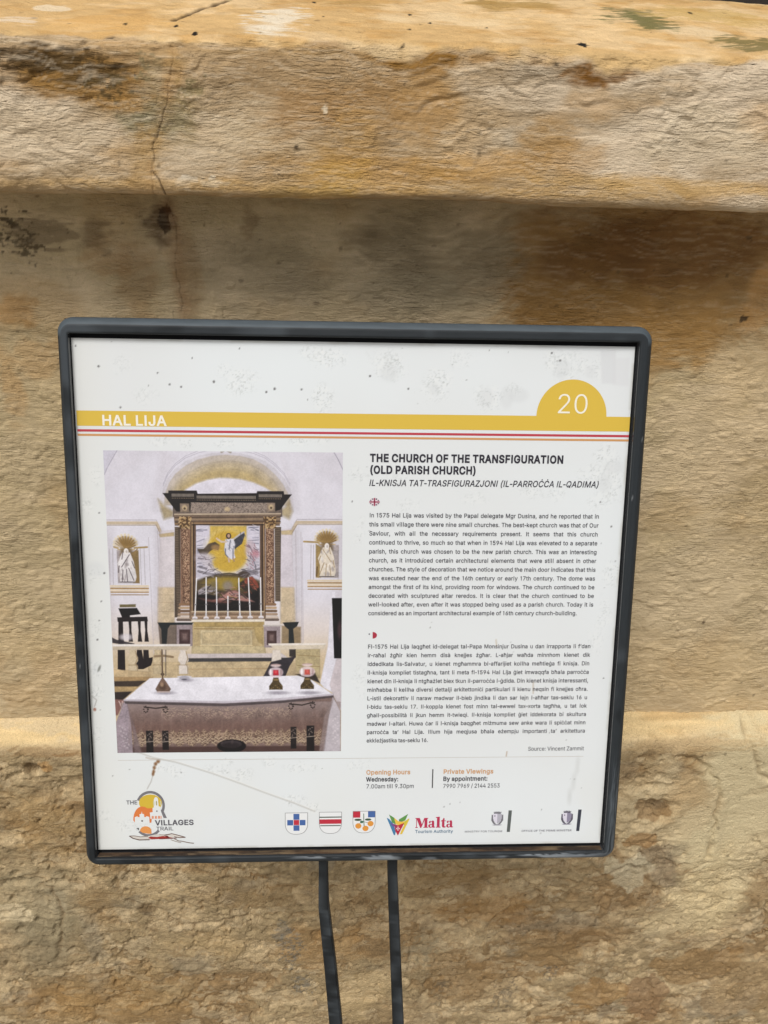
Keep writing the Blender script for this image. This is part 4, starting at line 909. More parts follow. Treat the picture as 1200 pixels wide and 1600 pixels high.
def build_frame():
    ring = []
    prof = [(0.0, -16), (0.0, FD - 8.0), (0.03, FD - 5.5), (0.12, FD - 3.2), (0.25, FD - 1.6), (0.33, FD - 1.0), (0.40, FD - 0.5), (0.46, FD - 0.2), (0.52, FD), (0.58, FD), (0.64, FD), (0.70, FD), (0.76, FD), (0.82, FD), (0.88, FD), (0.96, FD - 0.5), (1.0, FD - 1.8)]
    a = rounded(*OUT, 13.0, per=150); b = rounded(*IN, 1.5, per=150)
    t = np.arange(len(a))
    V = []; Cc = []
    for k, (f, h) in enumerate(prof):
        q = a + (b - a) * f
        wob = 0.35 * fbm(q[:, 0] * 0.012, q[:, 1] * 0.012 + k * 0.03, 3, 31)
        hh = h + wob
        V.append(w3(q[:, 0], q[:, 1], hh))
        c = np.zeros((len(q), 3)) + lin((41, 45, 48))
        n = fbm(q[:, 0] * 0.09, q[:, 1] * 0.09, 4, 12 + k)
        c = c * (1 + 0.10 * n)[:, None]
        # weathered, chalky paint on the upper and lower rails
        low = sstep(464, 468, q[:, 1]) * sstep(165, 200, q[:, 0]) * (0.25 + 0.75 * sstep(475, 440, q[:, 0]))
        wave = 0.80 + 0.13 * fbm(q[:, 0] * 0.06, q[:, 0] * 0 + 3, 3, 77) + 0.05 * fbm(q[:, 0] * 0.4, q[:, 0] * 0 + 5, 2, 78)
        m = low * (f < wave) * (h > FD - 6) * sstep(-0.5, -0.2, fbm(q[:, 0] * 0.03, q[:, 1] * 0.05, 2, 79))
        c = c + (lin((132, 138, 143)) - c) * np.clip(m * (0.8 + 0.35 * n), 0, 1)[:, None]
        c = c * (1 - 0.4 * sstep(0.3, 0.6, fbm(q[:, 0] * 0.02 + 9, q[:, 1] * 0.02, 3, 83)) * (f > 0.45))[:, None]
        c = c + (lin((74, 80, 85)) - c) * (0.45 * sstep(0.2, 0.8, fbm(q[:, 0] * 0.02, q[:, 1] * 0.02 + 5, 3, 85)) * (f > 0.3))[:, None]
        edge = low * (np.abs(f - wave) < 0.06) * (h > FD - 3)
        c = c * (1 - 0.35 * edge)[:, None]
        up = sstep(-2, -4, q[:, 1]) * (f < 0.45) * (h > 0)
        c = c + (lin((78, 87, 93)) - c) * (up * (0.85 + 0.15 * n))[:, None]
        rs = sstep(472, 476, q[:, 0]) * sstep(360, 420, q[:, 1]) * (0.2 < f < 0.9)
        c = c + (lin((92, 99, 104)) - c) * (rs * np.clip(0.5 + n, 0, 1) * 0.7)[:, None]
        chip = dots(q[:, 0], q[:, 1], 9.0, 0.08, 0.4, 1.1, 55) * (f > 0.3)
        c = c + (lin((126, 130, 132)) - c) * (chip * 0.7)[:, None]
        Cc.append(c)
    n = len(a); m = len(prof)
    V = np.concatenate(V); Cc = np.concatenate(Cc)
    F = []
    for k in range(m - 1):
        i = np.arange(n); j = (i + 1) % n
        F.append(np.stack([k * n + i, k * n + j, (k + 1) * n + j, (k + 1) * n + i], 1))
    fr = mesh_obj('frame', V, np.concatenate(F), M_FRAME, sign, Cc)
    # tray behind the sheet, seen in the gap round it
    tr = [w3(OUT[0] + 1, OUT[1] + 1, -15.5), w3(OUT[2] - 1, OUT[1] + 1, -15.5), w3(OUT[2] - 1, OUT[3] - 1, -15.5), w3(OUT[0] + 1, OUT[3] - 1, -15.5)]
    fl = [w3(IN[0] - 1, IN[1] - 1, -2.6), w3(IN[2] + 1, IN[1] - 1, -2.6), w3(IN[2] + 1, IN[3] + 1, -2.6), w3(IN[0] - 1, IN[3] + 1, -2.6)]
    mesh_obj('back_tray', tr + fl, [(0, 1, 2, 3), (4, 5, 6, 7), (0, 1, 5, 4), (1, 2, 6, 5), (2, 3, 7, 6), (3, 0, 4, 7)], M_DARK, fr, smooth=False)
    # inner wall of the opening: glossy, it mirrors the sheet
    q = rounded(*IN, 1.5, per=40); n = len(q)
    V = np.concatenate([w3(q[:, 0], q[:, 1], np.full(n, FD - 1.8)), w3(q[:, 0], q[:, 1], np.full(n, -3.0))])
    i = np.arange(n); j = (i + 1) % n
    mesh_obj('rebate', V, np.stack([i, j, n + j, n + i], 1), M_LIP, fr, smooth=False)
    nu = 240
    uu = np.linspace(0.5, 470.5, nu); hs_ = np.array([-1.0, 1.2, 3.4, 5.6])
    U2, H2 = np.meshgrid(uu, hs_)
    c = np.zeros(U2.shape + (3,)) + lin((84, 66, 50))
    c = blend(c, (126, 108, 84), sstep(-0.1, 0.5, fbm(U2 * 0.03, H2 * 0.4, 3, 6)) * 0.7)
    c = blend(c, (40, 34, 32), sstep(0.1, 0.6, fbm(U2 * 0.05, H2 * 0.3, 3, 16)) * 0.8)
    V = w3(U2.ravel(), 467.4 - 0.0 * U2.ravel(), H2.ravel())
    o = mesh_obj('grime', V, grid_faces(4, nu), M_STONE, fr, c.reshape(-1, 3))
    o['label'] = 'brown dirt lying in the bottom of the frame'

def build_legs():
    # flat bars running down from the back of the board, bent where they leave it
    for path in (LEG_A, LEG_B):
        pts = np.array(path, float)
        # subdivide
        P = []
        for (a, b) in zip(pts[:-1], pts[1:]):
            for k in range(24): P.append(a + (b - a) * k / 24)
        P.append(pts[-1]); P = np.array(P)
        k = np.ones(5) / 5
        for ax in (0, 1):
            e = np.concatenate([[P[0, ax]] * 2, P[:, ax], [P[-1, ax]] * 2]); P[:, ax] = np.convolve(e, k, 'valid')
        wd = P[:, 2]
        ring = [(-.5, -6), (-.44, -5.2), (.36, -5.2), (.5, -7), (.5, -20), (.36, -21), (-.44, -21), (-.5, -20)]
        V = []; Cc = []
        for i, (u, v, wi) in enumerate(P):
            for (a, h) in ring:
                V.append(w3(u + a * wi, v, h + 1.0 * 0))
                n = vnoise(np.array([v * 0.05 + a]), np.array([h * 0.1]), 5)[0]
                c = lin((28, 31, 33)) * (1 + 0.2 * n)
                if a > 0.3 and n > 0.1: c = c + (lin((56, 61, 65)) - c) * 0.5
                g = fbm(np.array([v * 0.035]), np.array([a * 2 + u]), 3, 21)[0]
                c = c + (lin((78, 84, 88)) - c) * 0.35 * float(sstep(0.25, 0.7, g))
                Cc.append(c)
        n = len(P); m = len(ring)
        F = [(i * m + j, i * m + (j + 1) % m, (i + 1) * m + (j + 1) % m, (i + 1) * m + j) for i in range(n - 1) for j in range(m)]
        F += [tuple(range(m)), tuple(reversed(range((n - 1) * m, n * m)))]
        leg = mesh_obj('leg', V, F, M_BAR, sign, np.array(Cc), smooth=False)
        foot = np.array(w3(P[-1, 0], P[-1, 1], -12)); foot[2] = 0
        s = 0.045
        vv = [foot + np.array([x * s, y * s, z]) for z in (-0.004, 0.008) for x, y in ((-1, -1), (1, -1), (1, 1), (-1, 1))]
        mesh_obj('foot_plate', vv, [(0, 3, 2, 1), (4, 5, 6, 7), (0, 1, 5, 4), (1, 2, 6, 5), (2, 3, 7, 6), (3, 0, 4, 7)], M_BAR, leg, np.zeros((8, 3)) + lin((55, 60, 64)), smooth=False)

_a = [(207.3, 491.3), (207.7, 532.8), (214.4, 600.3), (220.8, 673.7)]
_b = [(273.2, 492.4), (275.2, 534.1), (278.7, 601.8), (282.7, 675.5)]
_vg = 1458.0
LEG_A = [(_a[0][0] - 0.5, 380, 8.6), (_a[0][0], _a[0][1], 8.8), (_a[1][0], _a[1][1], 10.0), (_a[2][0], _a[2][1], 11.5), (_a[3][0], _a[3][1], 12.6), (_a[3][0] + 6, _vg, 13)]
LEG_B = [(_b[0][0] - 0.5, 380, 9.0), (_b[0][0], _b[0][1], 9.2), (_b[1][0], _b[1][1], 9.8), (_b[2][0], _b[2][1], 10.4), (_b[3][0], _b[3][1], 11.2), (_b[3][0] - 2, _vg, 12)]
build_frame()
build_legs()

# ---- the white sheet with its stains ---------------------------------------
def build_sheet():
    cv = Canvas(0, 0, SW, SH, 0.85, (228, 232, 233))
    U, V = cv.U, cv.V
    tone = fbm(U * 0.006, V * 0.006, 3, 3)
    cv.c += (tone * 4.5)[..., None] * np.array([0.6, 0.9, 1.1])
    yel = sstep(40, 0, U) * 0.5 + sstep(0.2, 0.7, fbm(U * 0.01, V * 0.01, 3, 19)) * sstep(350, 420, V) * 0.25
    cv.c += (np.array([226, 224, 212]) - cv.c) * (yel * 0.55)[..., None]
    def ghost(x, y, rx, ry, k, sd):
        r = max(rx, ry) * 1.5
        w = cv.win(x - r, y - r, x + r, y + r)
        a, b = cv.U[w], cv.V[w]
        d = np.hypot((a - x) / rx, (b - y) / ry) + 0.30 * fbm(a * 0.12, b * 0.12, 3, sd)
        n = fbm(a * 0.34, b * 0.34, 3, sd + 4); n2 = np.abs(fbm(a * 0.5, b * 0.5, 2, sd + 8))
        n = 0.16 - np.abs(n)
        m = (1 - sstep(0.3, 1.1, d)) * sstep(-0.02, 0.12, n) * (0.5 + 0.8 * n2)
        cv.put(w, np.clip(m * k * 0.72, 0, 1), (186, 190, 188))
        m2 = (1 - sstep(0.3, 1.1, d)) * sstep(0.1, 0.4, -n) * k * 0.35
        cv.put(w, np.clip(m2, 0, 1), (240, 241, 238))
    for i, (x, y, rx, ry, k) in enumerate(GHOSTS): ghost(x, y, rx, ry, k, 40 + i * 3)
    for i, (x, y) in enumerate(BLOBS):
        cv.ell((x, y), 4.5 + (i * 37 % 5), 5 + (i * 53 % 5), (212, 215, 216), 0.4, 0.4)
    rnd = random.Random(3)
    for i in range(60):
        cv.ell((rnd.uniform(2, SW - 2), SH * rnd.random() ** 1.2), rnd.uniform(.4, .75), rnd.uniform(.4, .75), (88, 86, 84), rnd.uniform(.2, .6), 0.4)
    for x, y, r in SPECKS: cv.ell((x, y), r, r, (84, 82, 82), 0.9, 0.5)
    # yellowed rectangles of old tape
    cv.poly([(440.4, 3.4), (453.6, 3.2), (455.5, 31.1), (443.3, 31.3)], (214, 216, 218), 0.6, 1)
    cv.poly([(451.8, 9.7), (466.1, 9.5), (466.7, 33.2), (452.8, 32.3)], (218, 219, 221), 0.5, 1)
    # scratch with grey dirt in it
    cr = [(37.9, 365.8), (53.7, 372.2), (73.6, 376.8), (105.1, 387.8), (131.0, 398.3), (157.2, 409.4), (180.6, 418.8), (199.5, 427.4)]
    cv.line(cr, 1.3, (196, 195, 190), 0.75)
    cv.line([(u, v + 0.7) for u, v in cr], 0.6, (168, 166, 160), 0.5)
    cv.line([(u, v - 0.9) for u, v in cr], 0.7, (244, 244, 240), 0.7)
    cv.line([(53.1, 387.3), (50.5, 396.1), (46.8, 403.0)], 0.7, (140, 130, 120), 0.7)
    rb = [(57.6, 376.0), (55.2, 378.5), (53.9, 382.2), (53.2, 386.0), (52.5, 388.5)]
    for i, (u, v) in enumerate(rb): cv.ell((u, v), 1.6 - 0.1 * i, 1.8, (128, 88, 52), 0.9, 0.5)
    cv.line([(59.3, 374.7), (50.8, 373.4), (46.8, 372.1)], 0.8, (150, 120, 90), 0.6)
    # smear, little rust runs
    for i, (u, v) in enumerate([(443.8, 379.7), (442.5, 388.1), (441.2, 396.5), (439.8, 404.3), (437.9, 412.1), (437.0, 418.7)]):
        cv.ell((u + (i % 2), v), 2.0, 5.0, (208, 211, 210), 0.5, 0.8)
    cv.line([(376.6, 369.4), (376.2, 373.9)], 1.0, (176, 150, 128), 0.8)
    cv.line([(362.0, 260.6), (362.8, 266.6)], 0.9, (190, 170, 140), 0.7)
    cv.line([(397.8, 301.0), (398.3, 312.2)], 0.9, (186, 166, 140), 0.7)
    cv.line([(1.2, 312.6), (5.5, 316.3), (3.5, 322.3)], 0.7, (120, 110, 104), 0.7)
    cv.ell([(3.4, 325.4)][0], 1.3, 1.6, (150, 90, 70), 0.8, 0.5)
    cv.ell([(9.2, 286.7)][0], 1.0, 3.2, (110, 112, 104), 0.7, 0.5, 0.4)
    # edges gone grey with dirt
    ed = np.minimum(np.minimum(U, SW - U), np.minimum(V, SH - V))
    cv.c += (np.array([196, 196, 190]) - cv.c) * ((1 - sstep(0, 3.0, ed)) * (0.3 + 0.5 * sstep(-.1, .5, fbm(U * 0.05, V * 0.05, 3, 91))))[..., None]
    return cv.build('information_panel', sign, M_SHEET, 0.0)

GHOSTS = [(x, y, rx, ry, k) for (x, y), (rx, ry, k) in zip(
    [(137.0, 35.4), (123.9, 25.0), (206.4, 46.2), (210.1, 13.3), (198.3, 9.2), (263.7, 18.8), (300.8, 34.3), (257.3, 23.1), (345.9, 44.5), (366.5, 38.8), (404.8, 14.6), (412.6, 26.3), (434.2, 18.0), (147.7, 28.9), (69.3, 84.4), (90.6, 85.3), (122.7, 85.5), (160.4, 85.1), (187.5, 83.2), (203.8, 81.9), (422.8, 12.8), (453.5, 100.0), (460.5, 119.7), (437.1, 108.6), (449.9, 131.2), (463.1, 200.7), (459.7, 236.5), (452.5, 260.7), (5.4, 139.7), (14.7, 114.8), (7.8, 201.7), (6.4, 286.7), (4.2, 307.8), (3.3, 350.6), (5.5, 248.2), (59.1, 382.3), (73.3, 386.2), (113.8, 384.7), (134.0, 390.6), (118.1, 376.6), (186.6, 383.6), (157.5, 378.2), (181.8, 415.5), (198.3, 423.5), (239.4, 380.9), (28.0, 439.4), (8.2, 429.4), (236.7, 113.0), (269.7, 110.0), (390.1, 125.9), (408.9, 128.6), (281.4, 138.0), (337.0, 131.9), (237.2, 160.9), (240.3, 296.7), (257.2, 12.6), (321.8, 11.6), (60.0, 47.0), (40.0, 21.0)],
    [(15,12,.9),(10,8,.6),(10,14,.9),(20,10,.9),(12,8,.7),(15,12,.9),(17,17,.9),(10,10,.6),(15,13,.9),(10,8,.7),(15,12,.9),(12,10,.7),(14,12,.6),(8,8,.6),(12,5,.7),(10,5,.7),(12,4,.8),(10,5,.6),(12,5,.8),(10,5,.6),(10,12,.5),(14,22,.8),(10,14,.8),(12,12,.7),(12,14,.6),(10,16,.7),(8,22,.6),(8,16,.6),(9,9,.9),(8,10,.6),(9,10,.7),(9,9,.9),(10,10,.9),(8,14,.7),(9,14,.6),(12,6,.9),(12,8,.8),(15,8,.8),(13,8,.8),(9,5,.7),(16,7,.8),(8,6,.7),(14,8,.9),(9,6,.9),(12,6,.6),(20,8,.6),(10,8,.6),(12,10,.6),(12,8,.5),(14,8,.6),(10,8,.6),(12,8,.5),(14,7,.5),(8,16,.5),(8,20,.5),(14,10,.5),(14,10,.5),(12,9,.4),(10,9,.4)])]
BLOBS = [(299.8, 37.5), (344.8, 44.5), (372.2, 42.0), (362.4, 44.3), (261.7, 24.7), (432.7, 21.7), (408.4, 19.9), (458.2, 102.8), (451.8, 117.0), (10.8, 196.0), (7.5, 286.7)]
SPECKS = [(u, v, r) for (u, v), r in zip([(21.2, 22.8), (115.3, 34.1), (78.8, 36.7), (88.2, 38.7), (158.7, 42.0), (165.7, 39.3), (188.2, 39.5), (37.5, 56.3), (3.4, 6.5), (245.5, 27.6), (278.1, 37.8), (398.9, 6.2), (406.3, 12.5), (136.9, 6.5), (97.8, 14.9), (460.1, 155.8), (448.9, 134.0), (15.8, 146.3), (17.7, 199.4), (13.8, 224.8), (8.8, 259.9), (231.4, 134.9), (462.6, 297.6), (11.3, 242.3), (69.1, 27.4)],
                                              [.9,1.0,.8,.7,.9,1.0,.8,.8,.7,.9,.7,.8,.9,.6,.6,.8,.6,.7,.9,.7,.8,.6,.6,.6,.7])]
panel = build_sheet()

# ---- printed bands, lettering ----------------------------------------------
GOLD = (220, 186, 70); RED = (190, 62, 74); ORANGE = (208, 152, 96); BLACK = (44, 42, 52); TXT = (54, 53, 62); TAN = (208, 160, 116)

b = Ink()
b.rect(1.2, 59.3, 470.0, 72.0, GOLD, 0.12)
b.build('header_band', panel)
b = Ink(); b.rect(1.2, 74.9, 470.0, 76.9, RED, 0.12); b.build('red_stripe', panel)
b = Ink(); b.rect(1.2, 78.7, 470.0, 80.5, ORANGE, 0.12); b.build('orange_stripe', panel)
b = Ink()
b.poly([(418.8 + 30.4 * math.cos(math.pi * (1 + i / 48)), 59.3 + 31.2 * math.sin(math.pi * (1 + i / 48))) for i in range(49)], GOLD, 0.12)
b.build('number_badge', panel)
b = Ink(); b.text('20', 404.6, 57.0, 16.6, (244, 240, 222), u1=433.6, bold=-10, h=0.3); b.build('badge_number', panel)
b = Ink(); b.text('HAL LIJA', 21.6, 71.2, 8.2, (244, 240, 226), u1=75.6, bold=44, h=0.3); b.build('village_name', panel)

b = Ink()
b.text('THE CHURCH OF THE TRANSFIGURATION', 246.4, 100.0, 6.4, BLACK, u1=414.6, bold=68)
b.text('(OLD PARISH CHURCH)', 246.2, 110.2, 6.4, BLACK, u1=338.8, bold=68)
b.text('IL-KNISJA TAT-TRASFIGURAZJONI (IL-PARROĊĊA IL-QADIMA)', 245.6, 121.0, 5.3, TXT, u1=446.6, bold=22, shear=0.2, h=0.3)
b.build('church_heading', panel)

EN = ['In 1575 Hal Lija was visited by the Papal delegate Mgr Dusina, and he reported that in',
      'this small village there were nine small churches. The best-kept church was that of Our',
      'Saviour, with all the necessary requirements present. It seems that this church',
      'continued to thrive, so much so that when in 1594 Hal Lija was elevated to a separate',
      'parish, this church was chosen to be the new parish church. This was an interesting',
      'church, as it introduced certain architectural elements that were still absent in other',
      'churches. The style of decoration that we notice around the main door indicates that this',
      'was executed near the end of the 16th century or early 17th century. The dome was',
      'amongst the first of its kind, providing room for windows. The church continued to be',
      'decorated with sculptured altar reredos. It is clear that the church continued to be',
      'well-looked after, even after it was stopped being used as a parish church. Today it is',
      'considered as an important architectural example of 16th century church-building.']
MT = ['Fl-1575 Hal Lija laqgħet id-delegat tal-Papa Monsinjur Dusina u dan irrapporta li f’dan',
      'ir-raħal żgħir kien hemm disà knejjes żgħar. L-aħjar waħda minnhom kienet dik',
      'iddedikata lis-Salvatur, u kienet mgħammra bl-affarijiet kollha meħtieġa fi knisja. Din',
      'il-knisja kompliet tistagħna, tant li meta fl-1594 Hal Lija ġiet imwaqqfa bħala parroċċa',
      'kienet din il-knisja li ntgħażlet biex tkun il-parroċċa l-ġdida. Din kienet knisja interessanti,',
      'minħabba li kellha diversi dettalji arkitettoniċi partikulari li kienu neqsin fi knejjes oħra.',
      'L-istil dekorattiv li naraw madwar il-bieb jindika li dan sar lejn l-aħħar tas-seklu 16 u',
      'l-bidu tas-seklu 17. Il-koppla kienet fost minn tal-ewwel tax-xorta tagħha, u tat lok',
      'għall-possibilità li jkun hemm it-twieqi. Il-knisja kompliet ġiet iddekorata bi skultura',
      'madwar l-altari. Huwa ċar li l-knisja baqgħet miżmuma sew anke wara li spiċċat minn',
      'parroċċa ta’ Hal Lija. Illum hija meqjusa bħala eżempju importanti ta’ arkitettura',
      'ekkleżjastika tas-seklu 16.']
CAP = 3.7
def paragraph(lines, v0, v1, last_u1, name):
    b = Ink()
    xs = min((448.7 - 246.5) / natural(t, CAP, 20) for t in lines[:-1]) * 1.0
    for i, t in enumerate(lines):
        v = v0 + (v1 - v0) * i / (len(lines) - 1)
        if i == len(lines) - 1: b.text(t, 246.5, v, CAP, TXT, u1=last_u1, bold=20)
        else: b.text(t, 246.5, v, CAP, TXT, u1=448.7, bold=20, mode='justify', xs=xs)
    b.build(name, panel)
paragraph(EN, 148.7, 237.4, 434.2, 'english_text')
paragraph(MT, 268.6, 359.0, 303.2, 'maltese_text')
b = Ink(); b.text('Source: Vincent Zammit', 396.0, 368.5, 3.9, TXT, u1=448.6, bold=4); b.build('source_credit', panel)
b = Ink()
b.text('Opening Hours', 246.6, 390.8, 4.3, TAN, u1=287.6, bold=44)
b.text('Wednesday:', 246.6, 397.8, 4.2, BLACK, u1=276.6, bold=40)
b.text('7.00am till 9.30pm', 246.6, 404.8, 4.1, TXT, u1=291.2, bold=6)
b.build('opening_hours', panel)
b = Ink()
b.text('Private Viewings', 318.0, 390.8, 4.3, TAN, u1=365.0, bold=44)
b.text('By appointment:', 318.0, 398.0, 4.2, BLACK, u1=359.8, bold=40)
b.text('7990 7969 / 2144 2553', 318.0, 405.2, 4.1, TXT, u1=371.6, bold=6)
b.build('viewing_details', panel)
b = Ink(); b.rect(307.7, 386.2, 308.8, 405.2, (84, 82, 84), 0.12); b.build('column_rule', panel)
b = Ink(); b.rect(21.6, 374.4, 448.6, 374.9, (206, 202, 196), 0.12); b.build('rule_line', panel)

# ---- small emblems ----------------------------------------------------------
def union_flag():
    b = Ink(); cx, cy = [(250.8, 135.2)][0]; rx, ry = 4.3, 3.35
    b.disc(cx, cy, rx, (52, 32, 62), 0.12, ry)
    def bar(a, w, col, h):
        d = (math.cos(a), math.sin(a)); L = 1 / math.hypot(d[0] / rx, d[1] / ry) * 0.97
        b.line([(cx - d[0] * L, cy - d[1] * L), (cx + d[0] * L, cy + d[1] * L)], w, col, h)
    for a in (0.66, -0.66): bar(a, 1.1, (226, 208, 214), 0.16)
    for a in (0, math.pi / 2): bar(a, 2.0, (232, 214, 220), 0.20)
    for a in (0, math.pi / 2): bar(a, 1.1, (150, 40, 74), 0.24)
    b.build('union_flag', panel)
def malta_flag():
    b = Ink(); cx, cy = [(250.8, 256.2)][0]
    b.disc(cx, cy, 3.9, (170, 48, 68), 0.12, 3.1, a0=-math.pi / 2, a1=math.pi / 2)
    b.disc(cx - 3.0, cy - 1.1, 0.75, (120, 116, 124), 0.16, n=10)
    b.build('malta_flag', panel)
union_flag(); malta_flag()

def trail_logo():
    b = Ink(); GREY = (122, 120, 124)
    (LX, LY), _x, _y = [(23.8, 400.9), (93.1, 401.7), (21.4, 458.8)]; KX = (_x[0] - LX) / 1200; KY = (_y[1] - LY) / 900; LK = (KX + KY) / 2
    def s(x, y): return (LX + x * KX, LY + y * KY)
    def arc(cx, cy, r, w, a0, a1, col, h, n=26):
        o = [s(cx + (r + w / 2) * math.cos(math.radians(a0 + (a1 - a0) * i / n)), cy + (r + w / 2) * math.sin(math.radians(a0 + (a1 - a0) * i / n))) for i in range(n + 1)]
        q = [s(cx + (r - w / 2) * math.cos(math.radians(a0 + (a1 - a0) * i / n)), cy + (r - w / 2) * math.sin(math.radians(a0 + (a1 - a0) * i / n))) for i in range(n + 1)]
        b.poly(o + q[::-1], col, h)
    arc(440, 290, 205, 40, -158, 28, GREY, .12)
    b.poly([s(575, 380), s(625, 345), s(690, 490), s(640, 490)], GREY, .13)
    arc(395, 560, 200, 40, 38, 138, GREY, .12)
    b.poly([s(200, 640), s(245, 640), s(240, 680)], (96, 98, 98), .12)
    el = lambda cx, cy, rx, ry, a0, a1, n=30: [s(cx + rx * math.cos(math.radians(a0 + (a1 - a0) * i / n)), cy + ry * math.sin(math.radians(a0 + (a1 - a0) * i / n))) for i in range(n + 1)]
    b.poly(el(440, 250, 180, 130, 0, 359), (214, 182, 62), .14)
    b.poly(el(310, 520, 150, 215, 180, 300) + [s(480, 330), s(470, 400), s(440, 560), s(415, 560), s(415, 470)] + [s(185, 560)], (222, 126, 66), .16)
    W = (228, 231, 230)
    b.poly([s(185, 470), s(230, 455), s(230, 470), s(262, 470), s(262, 425), s(290, 420), s(298, 380), s(306, 420), s(332, 425), s(335, 470), s(365, 470), s(365, 455), s(412, 470), s(412, 580), s(182, 580)], W, .19)
    b.disc(*s(298, 530), 15 * LK, (110, 106, 106), .22, n=10)
    b.poly([s(490, 320), s(495, 200), s(515, 165), s(530, 160), s(550, 170), s(562, 200), s(566, 300), s(600, 320), s(600, 380), s(640, 500), s(430, 500), s(425, 400), s(470, 395), s(470, 330)], W, .20)
    for x in (482, 525, 590): b.poly([s(x, 290), s(x, 230), s(x + 10, 215), s(x + 20, 230), s(x + 20, 290)], (206, 200, 158) if x != 525 else (178, 168, 120), .22)
    b.disc(*s(536, 380), 12 * LK, (110, 106, 106), .23, n=10)
    for x in (450, 500, 550, 592): b.rect(*s(x, 455), *s(x + (34 if x < 590 else 14), 498), (222, 150, 118), .22)
    b.poly(el(348, 690, 90, 75, 180, 360) + [s(438, 735), s(380, 732), s(300, 720), s(258, 690)], (228, 152, 84), .16)
    b.text('THE', *s(60, 270), 3.9, (92, 92, 102), u1=s(240, 0)[0], bold=22)
    b.text('VILLAGES', *s(500, 600), 5.0, (84, 82, 90), u1=s(1115, 0)[0], bold=44)
    b.text('TRAIL', *s(512, 683), 3.7, (104, 102, 108), u1=s(790, 0)[0], bold=14)
    b.build('trail_logo', panel)
    # torn, rusty gash under the logo
    g = Ink()
    g.poly([s(90, 765), s(150, 760), s(250, 775), s(400, 765), s(520, 740), s(660, 745), s(760, 735), s(880, 770), s(970, 795), s(900, 800), s(820, 790), s(700, 815), s(560, 815), s(400, 825), s(240, 828), s(140, 800)], (214, 208, 200), .30)
    g.poly([s(380, 800), s(420, 775), s(520, 785), s(620, 770), s(700, 785), s(810, 810), s(700, 812), s(520, 818), s(440, 822)], (160, 52, 46), .33)
    g.poly([s(650, 770), s(690, 765), s(720, 800), s(690, 810)], (110, 30, 30), .36)
    for pts, w, c in (([(90, 765), (140, 800), (240, 828), (400, 826)], .9, (92, 66, 56)), ([(90, 765), (160, 762), (260, 778), (380, 772)], .6, (128, 108, 98)),
                      ([(640, 760), (760, 735), (880, 768), (970, 795), (880, 800), (800, 785)], .7, (104, 70, 56)), ([(800, 820), (860, 850), (930, 860), (1010, 880), (1100, 892)], .8, (130, 112, 100)),
                      ([(740, 830), (820, 860), (900, 880)], .6, (150, 134, 120)), ([(560, 815), (700, 812), (830, 805)], .7, (112, 40, 38)), ([(700, 745), (640, 755), (560, 750)], .5, (140, 118, 106))):
        g.line([s(*p) for p in pts], w, c, .38)
    g.build('rust_gash', panel, 'torn rusty gash in the print under the village trail logo')
trail_logo()

def shield(cx, top, w, hgt):
    hw = w / 2
    pts = [(cx - hw, top), (cx + hw, top)]
    for i in range(13):
        t = i / 12; pts.append((cx + hw * math.cos(t * math.pi / 2) ** 0.75 if t < 1 else cx, top + hgt * 0.52 + hgt * 0.48 * math.sin(t * math.pi / 2)))
    for i in range(11, -1, -1):
        t = i / 12; pts.append((cx - hw * math.cos(t * math.pi / 2) ** 0.75, top + hgt * 0.52 + hgt * 0.48 * math.sin(t * math.pi / 2)))
    return pts
def shields():
    (OX, OY), _x, _y = [(168.8, 421.8), (263.6, 423.0), (168.6, 457.7)]; KX = (_x[0] - OX) / 1200; KY = (_y[1] - OY) / 412; K = KX
    s = lambda x, y: (OX + x * KX, OY + y * KY)
    BLUE = (72, 104, 164); CR = (192, 48, 66); LN = (120, 118, 120); GR = (90, 100, 92)
    b = Ink(); c = s(172, 80)
    b.poly(shield(c[0], c[1], 262 * K, 250 * KY), (234, 236, 236), .12)
    b.line(shield(c[0], c[1], 262 * K, 250 * KY), .38, LN, .2, True)
    for r in ((137, 92, 207, 160), (137, 226, 207, 290), (64, 163, 134, 226), (210, 163, 278, 226)): b.rect(*s(*r[:2]), *s(*r[2:]), BLUE, .15)
    b.rect(*s(140, 163), *s(204, 223), CR, .15)
    b.build('cross_shield', panel)
    b = Ink(); c = s(571, 76)
    b.poly(shield(c[0], c[1], 262 * K, 250 * KY), (234, 236, 236), .12)
    b.rect(*s(441, 128), *s(701, 142), GR, .15); b.rect(*s(441, 160), *s(700, 213), CR, .15); b.rect(*s(450, 228), *s(692, 240), GR, .15)
    b.line(shield(c[0], c[1], 262 * K, 250 * KY), .38, LN, .2, True)
    b.build('striped_shield', panel)
    b = Ink(); c = s(967, 70)
    b.poly(shield(c[0], c[1], 262 * K, 254 * KY), (234, 236, 236), .12)
    b.line(shield(c[0], c[1], 262 * K, 254 * KY), .38, LN, .2, True)
    b.rect(*s(838, 70), *s(922, 145), CR, .15); b.rect(*s(1013, 68), *s(1097, 143), BLUE, .15)
    b.line([s(962, 100), s(964, 180), s(970, 260)], .7, (70, 110, 78), .17)
    b.line([s(900, 230), s(940, 190), s(1020, 205)], .45, (110, 110, 80), .17)
    for x, y in ((900, 242), (985, 272), (1044, 216)): b.disc(*s(x, y), 36 * K, (224, 152, 66), .19, 32 * KY)
    for x, y, r in ((895, 170, 42), (1015, 168, 38)): b.disc(*s(x, y), r * K, (62, 84, 62), .19, 13 * KY)
    b.disc(*s(940, 195), 20 * K, (60, 108, 84), .21, 15 * KY)
    b.build('fruit_shield', panel)
shields()

